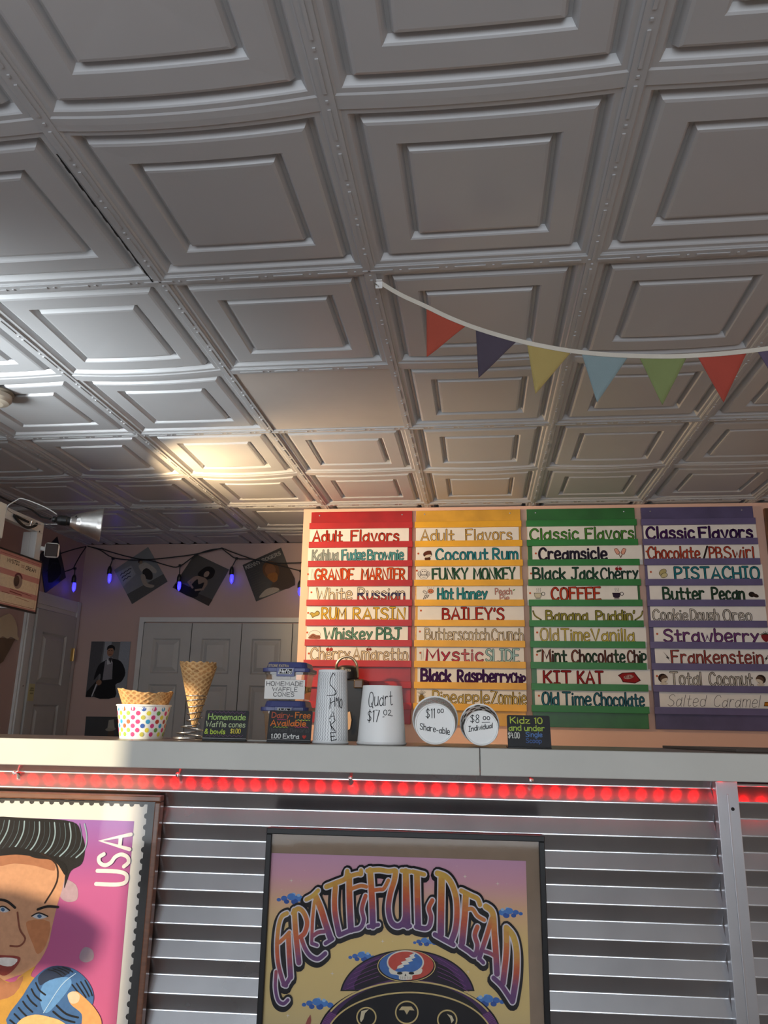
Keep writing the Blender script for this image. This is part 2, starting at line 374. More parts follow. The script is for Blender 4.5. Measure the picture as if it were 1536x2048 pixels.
def write(mb, sf, text, u0, u1, v0, H, wd, m, off=.0006, out=None, outw=0., gap=.2, jit=.02, slant=0., rise=0., mats=None, flat=False):
    st = strokes(text, u0, u1, v0, H, gap, jit, slant, rise, flat)
    if out is not None:
        for ch, p in st: mb.ribbon(p, wd+2*outw, sf, off, out)
        off += .0005
    lay = [c for c in text if c != ' ']; li = -1; 
    if mats:
        cnt = [(c, len(G[c][1])) for c in text if c != ' ']; seq = []
        for i, (c, n_) in enumerate(cnt): seq += [mats[i % len(mats)]]*n_
        for (ch, p), mm in zip(st, seq): mb.ribbon(p, wd, sf, off, mm)
    elif m is not None:
        for ch, p in st: mb.ribbon(p, wd, sf, off, m)

# ================================================================== SETTING
XL, XR, YB, YF, YM = -2.92, 3.2, 5.34, -2.6, 4.398
T = .6096; OX, OY = -2.47832*T, 2.09395*T
# floor
b = MB(); b.box((XL-.1, YF-.1, -.1), (XR+.1, YB+.1, 0), M_FLOOR); struct(obj('floor', b))

# ceiling: pressed 2x4 panels (two coffers each) in a T-bar grid
PROF = [(0, 0), (.018, 0), (.022, .003), (.034, .003), (.037, .006), (.046, .022), (.054, .022), (.063, .005), (.070, .003),
        (.126, .003), (.130, .006), (.138, .020), (.145, .020), (.153, .004), (.160, .003)]
def tile(mb, x0, y0, sagf):
    h = T/2; cx, cy = x0+h, y0+h; N = 10
    rings = []
    for d, dz in PROF:
        e = h-d; ring = []
        for s in range(4):
            for q in range(N):
                t = -1+2*q/N
                px, py = [(t*e, -e), (e, t*e), (-t*e, e), (-e, -t*e)][s]
                X, Y = cx+px, cy+py
                ring.append((min(max(X, XL), XR), min(max(Y, YF), YB), CEIL+dz+sagf(X, Y)))
        rings.append(ring)
    vs = [p for r in rings for p in r]; n = 4*N; fs = []
    for i in range(len(rings)-1):
        for j in range(n): fs.append((i*n+j, (i+1)*n+j, (i+1)*n+(j+1) % n, i*n+(j+1) % n))
    mb.add(vs, fs, M_CEIL)
    k = len(rings)-1; mb.add(rings[k]+[(cx, cy, CEIL+.003+sagf(cx, cy))], [(j, n, (j+1) % n) for j in range(n)], M_CEIL)
ceil = MB(); grid = MB(); plain = MB()
cols = range(-3, 8); rows = range(-7, 7)
def sag_for(i, j):
    x0 = OX+i*T; ev = j if j % 2 == 0 else j+1           # the free (barless) edge of this tile
    s = random.uniform(.010, .017) if (i*7+j//2) % 3 else .007
    ye = OY+ev*T
    def f(X, Y):
        t = (X-x0)/T; t = min(max(t, 0), 1)
        return -s*4*t*(1-t)*max(0, 1-abs(Y-ye)/T)**1.3
    return f
sagcache = {}
for i in cols:
    for j in rows:
        x0, y0 = OX+i*T, OY+j*T
        if x0+T < XL+.02 or x0 > XR or y0+T < YF or y0 > YB: continue
        if (i, j) == (1, 2):
            plain.add([(x0+.012, y0+.012, CEIL+.002), (x0+.012, y0+T-.012, CEIL+.002), (x0+T-.012, y0+T-.012, CEIL+.002), (x0+T-.012, y0+.012, CEIL+.002)], [(0, 1, 2, 3)], M_PLAIN)
            continue
        key = (i, j if j % 2 == 0 else j+1)
        if key not in sagcache: sagcache[key] = sag_for(*key)
        tile(ceil, x0, y0, sagcache[key] if (i, j) != (1, 1) else (lambda X, Y: 0.))
ceil.box((XL-.05, YF-.05, CEIL+.06), (XR+.05, YB+.05, CEIL+.1), M_CEIL)
ceiling = struct(obj('ceiling', ceil))
obj('plain_panel', plain, ceiling, label='plain flat beige ceiling panel')
def bar(x0, y0, x1, y1, alongx):
    hw = .016; z0, z1 = CEIL-.004, CEIL+.001
    x0, x1 = max(x0, XL), min(x1, XR); y0, y1 = max(y0, YF), min(y1, YB)
    if x1 <= x0 and alongx or y1 <= y0 and not alongx: return
    if alongx: grid.box((x0, y0-hw, z0+.0006), (x1, y0+hw, z1+.0003), M_GRID)
    else: grid.box((x0-hw, y0, z0), (x0+hw, y1, z1), M_GRID)
    L = (x1-x0) if alongx else (y1-y0); k = 0; s = .05
    while s+.10 < L:
        for (a, c, r) in ((s, s+.085, .0035), (s+.103, s+.109, .003)):
            if alongx: grid.box((x0+a, y0-r, z0-.0025), (x0+min(c, L), y0+r, z0), M_GRID)
            else: grid.box((x0-r, y0+a, z0-.0025), (x0+r, y0+min(c, L), z0), M_GRID)
        s += .128
for i in cols: bar(OX+i*T, YF, OX+i*T, YB, False)
for j in rows:
    if j % 2: bar(XL, OY+j*T, XR, OY+j*T, True)
bar(OX+T, OY+2*T, OX+2*T, OY+2*T, True)
obj('ceiling_grid', grid, ceiling)
# dark open joint along one grid line
b = MB(); gx = OX+T-.002
for k in range(26):
    y = OY+.08+k*.0205; b.box((gx-.021-.0012*(k % 3), y, CEIL-.0052), (gx-.018, y+.0215, CEIL-.0042), M_DARK)
obj('open_joint', b, ceiling, label='ragged dark gap beside the ceiling grid bar')

# walls
b = MB()
def wallbox(p0, p1, m): b.box(p0, p1, m)
wallbox((XL-.12, YB, 0), (XR+.12, YB+.12, CEIL+.1), M_PINK); struct(obj('wall_back', b))
b = MB(); WY0, WY1, WZ0, WZ1 = -.515, 1.3, .95, 1.9     # side window opening
wallbox((XL-.12, YF, 0), (XL, WY0, CEIL+.1), M_PINK); wallbox((XL-.12, WY1, 0), (XL, YB, CEIL+.1), M_PINK)
wallbox((XL-.12, WY0, 0), (XL, WY1, WZ0), M_PINK); wallbox((XL-.12, WY0, WZ1), (XL, WY1, CEIL+.1), M_PINK); struct(obj('wall_left', b))
b = MB(); wallbox((XR, YF, 0), (XR+.12, YB, CEIL+.1), M_PINK); struct(obj('wall_right', b))
b = MB()
BX0, BX1, BZ0, BZ1 = -2.5, 1.75, .25, 2.05      # wide shop window
M_FRONT = mat('pale_front_wall', (.55, .52, .50), .7, var=.05)
for (x0, x1, z0, z1) in ((XL-.12, BX0, 0, CEIL+.1), (BX0, BX1, 0, BZ0), (BX0, BX1, BZ1, CEIL+.1), (BX1, XR+.12, 0, CEIL+.1)):
    wallbox((x0, YF-.12, z0), (x1, YF, z1), M_FRONT)
struct(obj('wall_front', b))
b = MB(); t = .04
for q in ((BX0, BX1, BZ0, BZ0+t), (BX0, BX1, BZ1-t, BZ1), (BX0, BX0+t, BZ0+t, BZ1-t), (BX1-t, BX1, BZ0+t, BZ1-t)): b.box((q[0], YF-.06, q[2]), (q[1], YF-.01, q[3]), M_WHITE)
struct(obj('window_1', b))
# side window: frame, and an added unseen plate shaped to shade part of the stamp poster
b = MB()
for q in ((WY0, WY1, WZ0-.03, WZ0), (WY0, WY1, WZ1, WZ1+.03), (WY0-.03, WY0, WZ0-.03, WZ1+.03), (WY1, WY1+.03, WZ0-.03, WZ1+.03)): b.box((XL+.0005, q[0], q[2]), (XL+.02, q[1], q[3]), M_WHITE)
SHADE_V0 = len(b.v)
side_window = b
b = MB(); wallbox((-1.042, YM, 0), (XR, YM+.11, CEIL-.005), M_PEACH); struct(obj('wall_menu', b))

# back room door in the left wall (two raised panels) and its casing
def rpanel(mb, fr, u0, u1, z0, z1, m, d=.012, wd=.028):
    """moulded raised panel: recessed frame and raised field; fr(u, out, z)"""
    P = [(0, 0), (wd*.4, -d), (wd*.6, -d), (wd*1.6, d*.15)]
    rings = [[fr(u0+a, o, z0+a), fr(u1-a, o, z0+a), fr(u1-a, o, z1-a), fr(u0+a, o, z1-a)] for a, o in P]
    vs = [p for r in rings for p in r]
    fs = [(i*4+j, i*4+(j+1) % 4, (i+1)*4+(j+1) % 4, (i+1)*4+j) for i in range(len(P)-1) for j in range(4)]
    k = (len(P)-1)*4
    mb.add(vs, fs+[(k, k+1, k+2, k+3)], m)
def slab(mb, fr, u0, u1, z0, z1, panels, m, th=.03):
    """door leaf face with holes for the panels: built as stiles and rails"""
    us = sorted({u0, u1, *[p[0] for p in panels], *[p[1] for p in panels]}); zs = sorted({z0, z1, *[p[2] for p in panels], *[p[3] for p in panels]})
    for a, c in zip(us, us[1:]):
        for e, g in zip(zs, zs[1:]):
            if any(p[0] <= a and c <= p[1] and p[2] <= e and g <= p[3] for p in panels): continue
            mb.add([fr(a, 0, e), fr(c, 0, e), fr(c, 0, g), fr(a, 0, g)], [(0, 1, 2, 3)], m)
    for p in panels: rpanel(mb, fr, *p, m)
    for (a, c, e, g) in ((u0, u1, z0, z0), (u0, u1, z1, z1)):
        mb.add([fr(a, 0, e), fr(c, 0, e), fr(c, -th, e), fr(a, -th, e)], [(0, 1, 2, 3)], m)
    for u in (u0, u1): mb.add([fr(u, 0, z0), fr(u, -th, z0), fr(u, -th, z1), fr(u, 0, z1)], [(0, 1, 2, 3)], m)
frL = lambda u, o, z: (XL+.034+o, u, z)
b = MB(); slab(b, frL, 4.765, 5.262, .01, 1.885, [(4.85, 5.16, 1.40, 1.74), (4.85, 5.16, .25, 1.27)], M_DOOR)
d1 = struct(obj('door_1', b))
b = MB()
for z in (1.62, .3): b.box((XL+.035, 5.236, z-.045), (XL+.040, 5.266, z+.045), M_BRASS); b.tube([(XL+.043, 5.266, z-.045), (XL+.043, 5.266, z+.045)], .006, M_BRASS)
obj('hinge', b, d1, label='brass hinge')
b = MB()
def cas(y0, y1, z0, z1):
    b.box((XL, y0, z0), (XL+.018, y1, z1), M_WHITE)
    if y1-y0 < .2: b.box((XL+.018, y0+.012, z0), (XL+.028, y1-.03, z1), M_WHITE)
    else: b.box((XL+.018, y0, z0+.03), (XL+.028, y1, z1-.012), M_WHITE)
cas(4.665, 4.762, 0, 1.89); cas(5.266, 5.338, 0, 2.0); cas(4.665, 5.266, 1.89, 2.0)
b.box((XL+.0285, 4.71, 1.377), (XL+.029, 4.717, 1.386), M_DARK)
struct(obj('trim_1', b))
# bifold closet doors in the back wall
frB = lambda u, o, z: (u, YB-.032-o, z)
xs = [-2.392, -2.032, -1.666, -1.299, -1.005]
for k in range(4):
    b = MB(); x0, x1 = xs[k]+.003, xs[k+1]-.003
    slab(b, frB, x0, x1, .02, 1.852, [(x0+.075, x1-.075, 1.50, 1.745), (x0+.075, x1-.075, .3, 1.425)], M_DOOR)
    struct(obj('door_%d' % (k+2), b))
b = MB()
b.box((-2.43, YB-.03, 0), (-2.395, YB, 1.895), M_WHITE); b.box((-2.395, YB-.03, 1.862), (-1.0, YB, 1.895), M_WHITE)
b.box((-1.004, YB-.03, 0), (-.96, YB, 1.895), M_WHITE); struct(obj('trim_2', b))

# ================================================================== COUNTER
CA = math.radians(3.0); CD = 1.85
CO = CD*np.array([math.sin(YAW), math.cos(YAW), 0.]); CU = np.array([math.cos(CA), math.sin(CA), 0.]); CN = np.array([-math.sin(CA), math.cos(CA), 0.])
def cf(u, off, z): return CO+CU*u+CN*off+np.array([0, 0, z])
def cplane(off): return Plane(cf(0, off, 0), -CN)
ZT, ZA = 1.1685, 1.1085
U0, U1 = -1.75, 1.7
CT = thing('service_counter', 'long cream edged service counter fronted with corrugated steel', 'counter', cf(0, .15, 0))
b = MB(); b.box((U0, .018, 1.125), (U1, .30, ZT-.0004), M_TOP, cf); obj('counter_top', b, CT, label='dark brown counter top')
b = MB(); ju = cplane(0).loc(960, 1520)[0]
for a, c in ((U0, ju-.0008), (ju+.0008, U1)): b.box((a, 0, ZA), (c, .0178, ZT), M_LEDGE, cf)
obj('apron_board', b, CT, bevel=.002)
b = MB(); b.box((U0, .085, .0), (U1, .30, 1.124), M_DARK, cf); obj('carcass', b, CT)
# corrugated front: rounded zigzag, upward faces and downward faces
PK, PZ = .0708, .983
def corr(u0, u1, off, m, ztop=1.124, zbot=.02, phase=0.):
    pts = []; amp = .0125
    z = PZ+4*PK
    while z > zbot-PK:
        # peak at z, valley at z - PK/2 ... (peak sticks out)
        for a in (-.22, -.12, 0, .12, .22): pts.append((z-a*PK*.30, off+amp*abs(a)*.9*abs(a)/.22))
        zv = z-PK/2
        for a in (-.22, -.12, 0, .12, .22): pts.append((zv-a*PK*.30, off+amp-amp*abs(a)*.9*abs(a)/.22))
        z -= PK
    pts = [(q+phase, o) for q, o in pts if zbot <= q+phase <= ztop]
    mb = MB(); n = len(pts); NU = 24
    vs = [cf(u0+(u1-u0)*k/NU, o, q) for k in range(NU+1) for q, o in pts]
    mb.add(vs, [(k*n+i, k*n+i+1, (k+1)*n+i+1, (k+1)*n+i) for k in range(NU) for i in range(n-1)], m, True)
    return mb
pu0 = cplane(.02).loc(1436, 1580)[0]
obj('corrugated_panel', corr(U0, pu0+.004, .05, M_GALV), CT)
obj('corrugated_panel', corr(pu0+.02, U1, .064, M_GALV, phase=.006), CT)
b = MB(); pw = .047; M_POST = mat('painted_steel_post', (.42, .42, .44), .38, .8, var=.06)
b.box((pu0, .031, .0), (pu0+pw, .034, 1.1065), M_POST, cf); b.box((pu0, .0341, .0), (pu0+.003, .055, 1.1065), M_POST, cf)
b.box((pu0+pw*.46, .0292, .02), (pu0+pw*.54, .0309, 1.08), M_POST, cf)
post = obj('corner_post', b, CT, bevel=.0008)
b = MB(); q = cplane(.031).loc(1460, 1618); b.dot((q[0]+.006, q[1]), .004, cplane(.031), .0006, M_DARK); obj('bolt_hole', b, post)
for (px, py) in ((30, 1545), (356, 1549), (701, 1556), (1062, 1560)):
    q = cplane(.05).loc(px, py); b = MB(); b.lathe([(.0001, .005), (.0028, .0045), (.004, .002), (.0055, .0014), (.0055, 0), (.0005, -.02)], cf(q[0], .048, q[1]), M_STEEL, 6, ax=-CN, smooth=False)
    obj('screw', b, CT)
# red LED tape under the overhang
M_LED = mat('red_led', (.6, .02, .02), .4, var=0, emit=(1, .001, .001), estr=27)
M_TAPE = mat('white_led_tape', (.6, .3, .3), .5, var=0)
LS = thing('led_strip', 'red light strip tucked under the counter overhang', 'light strip', cf(0, .036, 1.12))
b = MB(); b.box((U0+.02, .0185, 1.1162), (U1-.02, .0275, 1.1248), M_TAPE, cf); obj('tape', b, LS)
b = MB(); r = .0038; b.lathe([(.0001, -r), (r*.7, -r*.7), (r, 0), (r, .002)], cf(U0+.04, .0228, 1.1140), M_LED, 8)
led0 = obj('diode', b, LS)
for k in range(1, int((U1-U0-.08)/.04)):
    o = led0.copy(); COL.objects.link(o); o.location = tuple(CU*.04*k)
# ================================================================== FRAMED POSTERS ON THE COUNTER FRONT
def cpx(off, sx=1., ox=0, oy=0):
    P_ = cplane(off); return P_, (lambda x, y: P_.loc(ox+x/sx, oy+y/sx))
# --- stamp style portrait print
fo = .022
SP, sp = cplane(fo), None
st = thing('framed_stamp_poster', 'brown framed postage stamp style poster of a singer with microphone, lettered USA', 'poster', cf(-.93, fo, .55))
c0 = SP.loc(322, 1592); x1, zt = c0[0], c0[1]; x0, zb = x1-.76, .36
M_FRB = mat('brown_frame_wood', (.15, .058, .028), .35, var=.2, scale=30, stretch=(1, 1, 6), coat=.3)
b = MB(); fw_ = .014
b.box((x0, fo, zt-fw_), (x1, fo+.026, zt), M_FRB, cf); b.box((x0, fo, zb), (x1, fo+.026, zb+fw_), M_FRB, cf)
b.box((x0, fo, zb+fw_), (x0+fw_, fo+.026, zt-fw_), M_FRB, cf); b.box((x1-fw_, fo, zb+fw_), (x1, fo+.026, zt-fw_), M_FRB, cf)
obj('frame', b, st, bevel=.003)
A = cplane(fo+.012)   # print plane
def a_(x, y): return A.loc(x/4.197, 1560+y/4.197)
sd_ = np.array(SUN_DIR); shade_pts = []
for p in ((-260, 900), (150, 920), (450, 1010), (700, 1100), (885, 1250), (840, 1440), (720, 1620), (330, 1600), (200, 1680), (-260, 1640)):
    w_ = A.at(*a_(*p)); w_ = w_+sd_*((XL-.03-w_[0])/sd_[0]); shade_pts.append(w_)
side_window.plate(shade_pts, (1, 0, 0), .003, M_WHITE)  # added plate, out of view, only there to cast the wedge shadow
struct(obj('window_2', side_window))
b = MB()
M_STB = mat('black_stamp_mat', (.02, .018, .017), .6, var=.1)
b.box((x0+.01, fo+.0125, zb+.01), (x1-.01, fo+.022, zt-.01), M_STB, cf)
# stamp paper with perforated (scalloped) edges
e = a_(1240, 205); pr, pt = e[0], e[1]; pl, pb_ = pr-.66, .42; pit = .0243; r_ = .0062
edge = []
n = int((pr-pl)/pit)
for k in range(n):       # top edge from left to right
    cx = pl+pit*(k+.6); edge += [(cx+r_*math.cos(t), pt-r_*math.sin(t)) for t in np.linspace(math.pi, 0, 7)]
n2 = int((pt-pb_)/pit); edge.append((pr, pt))
for k in range(n2):
    cz = pt-pit*(k+1.05); edge += [(pr-r_*math.sin(t), cz+r_*math.cos(t)) for t in np.linspace(0, math.pi, 7)]
edge += [(pr, pb_), (pl, pb_), (pl, pt)]
M_STP = mat('stamp_paper', (.66, .63, .58), .5, var=.03)
b.shape(edge, A, .0006, M_STP)
q = a_(1128, 345); fx, fz = q
M_MAG = ramp_mat('magenta_print', 2, [(a_(600, 2048)[1]-.55, '#b4507a'), (a_(600, 1300)[1]-.55, '#a8447a'), (a_(600, 900)[1]-.55, '#b04c84'), (a_(600, 640)[1]-.55, '#984488'), (a_(600, 360)[1]-.55, '#8c54a0')], .45)
b.shape([(fx-.55, fz), (fx, fz), (a_(975, 2048)[0]+.002, zb+.08), (fx-.55, zb+.08)], A, .0009, M_MAG)
k = .0012
def art(pts, c, n=4, lift=0., m=None):
    global k
    k += .00004; b.lay = 0; b.shape([a_(*p) for p in pts], A, k, m or ink(c), n)
def line(pts, wd, c):
    global k
    k += .00002; b.lay = 0; b.ribbon(smooth([a_(*p) for p in pts], 4), wd, A, k, ink(c))
art([(520, 830), (640, 880), (650, 1000), (560, 1020), (500, 960)], '#a98f98')
art([(680, 1440), (720, 1400), (780, 1430), (785, 1500), (720, 1530), (670, 1500)], '#94808a')
SK, SK2, SK3 = '#c08e6c', '#a06a4c', '#7c4634'
art([(-200, 700), (100, 600), (400, 620), (540, 700), (540, 850), (480, 1060), (440, 1230), (400, 1400), (300, 1560), (150, 1640), (-200, 1640)], SK, 3)   # face
art([(-200, 1640), (100, 1700), (160, 1650), (300, 1560), (260, 1640), (330, 1700), (420, 2048), (-200, 2060)], '#b98a3e', 3)  # shirt
art([(-200, 1500), (60, 1700), (200, 1640), (120, 1800), (-60, 1850), (-200, 1800)], SK2, 3)
art([(-10, 620), (150, 600), (420, 660), (460, 760), (300, 720), (120, 700), (-10, 720)], SK2, 3)
art([(240, 1180), (420, 1190), (390, 1380), (320, 1460), (280, 1380), (230, 1250)], '#b4744c', 3)
art([(-200, 330), (300, 322), (610, 350), (680, 440), (715, 560), (690, 700), (600, 760), (560, 860), (540, 900), (548, 720), (460, 670), (300, 655), (150, 605), (-200, 620)], '#1c1a1b', 4)   # hair
for q in range(17):
    x = -20+q*42; d = q/16
    line([(x+60, 338+d*30), (x+40+40*d, 420+60*d), (x-10+70*d, 510+70*d), (x-70+60*d, 590+60*d)], (.0016, .0030, .0012)[q % 3], ('#5d6f76', '#8ba0a8', '#3b464c')[q % 3])
art([(-60, 600), (120, 560), (300, 600), (460, 640), (560, 720), (550, 800), (470, 690), (330, 650), (140, 625), (-60, 640)], '#141213', 4)
line([(350, 615), (470, 700), (480, 850), (380, 1030)], .0035, '#2a1a14')
line([(320, 1085), (400, 1060), (490, 1065)], .0055, '#1c1513')
line([(-20, 1000), (60, 1015), (130, 1070)], .0055, '#1c1513')
art([(275, 1140), (330, 1118), (400, 1145), (330, 1165)], '#b8b8bb'); art([(315, 1140), (335, 1125), (355, 1142), (335, 1158)], '#3d5a78')
art([(-20, 1080), (30, 1062), (80, 1095), (30, 1110)], '#b8b8bb'); art([(10, 1085), (28, 1068), (46, 1088), (28, 1102)], '#3d5a78')
line([(270, 1140), (330, 1114), (405, 1142)], .003, '#241612'); line([(-25, 1078), (30, 1058), (85, 1092)], .003, '#241612')
line([(150, 1110), (170, 1250), (215, 1330), (170, 1390), (90, 1390)], .004, SK3)
art([(-20, 1480), (60, 1470), (175, 1490), (120, 1590), (40, 1640), (-20, 1600)], '#8a3c34', 4); art([(0, 1490), (150, 1500), (100, 1560), (0, 1545)], '#d8d0c8', 3)
# chrome microphone and a hand
art([(70, 2060), (200, 1800), (310, 1640), (440, 1560), (600, 1575), (720, 1660), (785, 1780), (770, 1900), (640, 2060)], '#3b5f8e', 4)
art([(330, 1640), (450, 1560), (600, 1580), (540, 1650), (400, 1690), (340, 1720)], '#27324a', 4)
art([(380, 1700), (560, 1650), (600, 1720), (460, 1900), (380, 1950), (340, 1830)], '#5d8bbd', 4)
for q in range(4): line([(410+q*40, 1590-q*8), (470+q*40, 1605-q*4), (520+q*32, 1640-q*10)], .0022, '#15161c')
for q in range(7): line([(305-q*36, 1700+q*52), (335-q*36, 1760+q*46), (385-q*36, 1800+q*48)], .0036, '#15161c')
for q in range(4): line([(610+q*36, 1715-q*12), (660+q*34, 1780-q*6), (700+q*26, 1830-q*8)], .0030, '#15161c')
for q in range(3): line([(480-q*30, 1890+q*50), (560-q*30, 1960+q*40), (660-q*30, 1990+q*40)], .0040, '#15161c')
line([(640, 1620), (520, 1720), (370, 1950)], .0016, '#a9c4dd')
art([(575, 1800), (640, 1770), (700, 1810), (790, 1900), (850, 2000), (840, 2070), (700, 2070), (690, 1960), (600, 1880)], '#d2955c', 4)
art([(572, 1800), (620, 1770), (672, 1800), (660, 1860), (600, 1870)], '#c9b79a', 4)
art([(170, 2070), (190, 2000), (300, 1965), (420, 1985), (520, 2020), (540, 2070)], '#dcae74', 4)
# lettering USA, reading upwards
class Rot:
    def __init__(s, o): s.o = o
    def at(s, u, v, off=0.): return A.at(s.o[0]-v, s.o[1]+u, off)
uq = a_(1070, 895); uw = a_(1070, 430)[1]-uq[1]; uh = abs(a_(1070, 895)[0]-a_(815, 895)[0])
write(b, Rot((uq[0]-.002, uq[1]+.004)), 'USA', 0, uw-.01, 0, uh, .0085, ink('#ded9d4'), off=k+.0003, gap=.24, jit=0)
obj('print', b, st)
b = MB(); b.box((x0+.008, fo+.003, zb+.008), (x1-.008, fo+.005, zt-.008), M_GLASS, cf); obj('glass', b, st)

# --- band poster
fo = .014
dp = thing('framed_band_poster', 'black framed band poster with arched letters over a dark flying saucer', 'poster', cf(-.17, fo, .4))
SP = cplane(fo); c0 = SP.loc(533, 1660); c1 = SP.loc(1089, 1668); x0, x1, zt, zb = c0[0], c1[0], (c0[1]+c1[1])/2, .26
M_FRK = mat('black_frame', (.010, .010, .011), .35, var=0, spec=.25)
b = MB(); fw_ = .0125
b.box((x0, fo, zt-fw_), (x1, fo+.03, zt), M_FRK, cf); b.box((x0, fo, zb), (x1, fo+.03, zb+fw_), M_FRK, cf)
b.box((x0, fo, zb+fw_), (x0+fw_, fo+.03, zt-fw_), M_FRK, cf); b.box((x1-fw_, fo, zb+fw_), (x1, fo+.03, zt-fw_), M_FRK, cf)
obj('frame', b, dp, bevel=.0015)
A = cplane(fo+.011)
b = MB()
M_KRAFT = mat('taupe_mat_board', (.25, .18, .125), .8, var=.06, scale=40)
b.box((x0+.009, fo+.0115, zb+.009), (x1-.009, fo+.022, zt-.009), M_KRAFT, cf); obj('mat_board', b, dp)
b = MB()
def a_(x, y): return A.loc(500+x/2.477, 1640+y/2.477)
g0 = a_(100, 163); g1 = a_(1366, 190); pz0, pz1 = zb+.03, g0[1]
zl = lambda y: a_(700, y)[1]-.4
M_SKY = ramp_mat('sunset_print', 2, [(zl(1600), '#a09270'), (zl(1080), '#bba878'), (zl(900), '#ccb272'), (zl(600), '#d4b66c'), (zl(420), '#d2a47c'), (zl(290), '#c890a0'), (zl(170), '#b888a8')], .5)
b.shape([(g0[0]-.001, g0[1]), (g1[0], g0[1]), (g1[0], pz0), (g0[0]-.001, pz0)], A, .0004, M_SKY)
# clouds, stars
def cloud(cx, cy, s, flip=1):
    for (x, y, r, c) in ((-60, 8, 14, '#3c67b0'), (-38, 2, 20, '#3c67b0'), (-8, -4, 27, '#4a7cc0'), (22, 2, 26, '#4a7cc0'), (48, 10, 20, '#3c67b0'), (5, 16, 22, '#2f549c'), (-28, 16, 17, '#2f549c'), (0, -14, 14, '#8fb4d8'), (22, -10, 12, '#8fb4d8')):
        q = a_(cx+flip*x*s, cy+y*s); b.dot(q, r*s*.00026*1.15, A, .0006+.00002*((x+70) % 9), ink(c), ry=r*s*.00026*.85, n=16)
cloud(215, 385, 1.2); cloud(1275, 455, 1.1, -1); cloud(560, 672, 1.05); cloud(340, 905, 1.2); cloud(1170, 890, 1.3, -1); cloud(870, 600, .9)
def star(x, y, s):
    q = a_(x, y); r = s*.00026
    pts = []
    for i in range(8):
        a = math.pi*i/4; R = r if i % 2 == 0 else r*.22
        pts.append((q[0]+R*math.cos(a), q[1]+R*math.sin(a)))
    b.shape(pts, A, .0008, ink('#d8cfc0'))
for x, y, s in ((205, 300, 18), (1065, 280, 18), (1227, 315, 18), (657, 600, 17), (408, 760, 18), (1081, 752, 17), (188, 968, 17), (252, 300, 5), (272, 250, 5), (157, 343, 5), (1025, 228, 5), (1272, 316, 5), (1294, 265, 4), (707, 600, 5), (457, 762, 5), (1120, 640, 5)): star(x, y, s)
# saucer: domed top, dark body, cream rim lines, round windows, round badge
def elp(cx, cy, rx, ry, a0=0, a1=360, n=40): return [a_(cx+rx*math.cos(math.radians(t)), cy-ry*math.sin(math.radians(t))) for t in np.linspace(a0, a1, n)]
DK = ink('#0f0d14'); PU = ink('#4c2a5c'); CRM = ink('#c9b277')
b.shape(elp(780, 880, 336, 238, 8, 172), A, .0010, DK); b.shape(elp(780, 880, 328, 231, 10, 170), A, .0011, PU)
b.shape([a_(*p) for p in ((560, 740), (640, 690), (760, 672), (900, 690), (1000, 750), (1060, 850), (900, 800), (700, 790), (520, 840))], A, .0012, ink('#1b1424'), 3)
for q in range(5):
    b.ribbon([a_(470+q*14, 840-q*26), a_(560+q*8, 800-q*24), a_(640, 772-q*22)], .0008, A, .0013, ink('#7a3f86')); b.ribbon([a_(1085-q*14, 850-q*26), a_(1000-q*8, 800-q*24), a_(930, 772-q*22)], .0008, A, .0013, ink('#7a3f86'))
b.shape(elp(790, 1070, 455, 272, 0, 180), A, .0014, DK); b.shape(elp(790, 1075, 449, 268, 2, 178), A, .0015, ink('#3d2350'))
b.shape(elp(790, 1080, 400, 280, 0, 180), A, .0016, DK)
b.ribbon(elp(790, 1075, 440, 276, 28, 152), .0032, A, .0017, CRM); b.ribbon(elp(790, 1085, 412, 232, 10, 170), .0030, A, .0017, CRM)
for q in range(7): b.ribbon(elp(790, 1072, 446-q*6, 262-q*5, 152, 174-q, 12), .0007, A, .0018, ink('#9a5aa0')); b.ribbon(elp(790, 1072, 446-q*6, 262-q*5, 6+q, 28, 12), .0007, A, .0018, ink('#9a5aa0'))
for (cx, cy, r) in ((577, 975, 47), (777, 952, 55), (977, 988, 47)):
    b.ribbon(elp(cx, cy, r, r, 0, 351, 30), .0028, A, .0018, CRM, True); b.shape(elp(cx, cy, r-9, r-9), A, .0019, ink('#08070b'))
b.shape([a_(*p) for p in ((545, 985), (552, 945), (590, 935), (570, 955), (562, 985), (550, 1000))], A, .0021, ink('#cfc3a2'))
b.shape([a_(*p) for p in ((738, 940), (752, 922), (800, 922), (815, 942), (790, 940), (777, 962), (764, 940))], A, .0021, ink('#c7b48a'))
b.shape([a_(*p) for p in ((975, 958), (1000, 968), (1010, 990), (998, 1005), (992, 980))], A, .0021, ink('#cfc3a2'))
# red leaf tips at the saucer's lower left
b.shape([a_(*p) for p in ((275, 1012), (285, 985), (300, 962), (304, 990), (300, 1012))], A, .0019, ink('#8f4a44'))
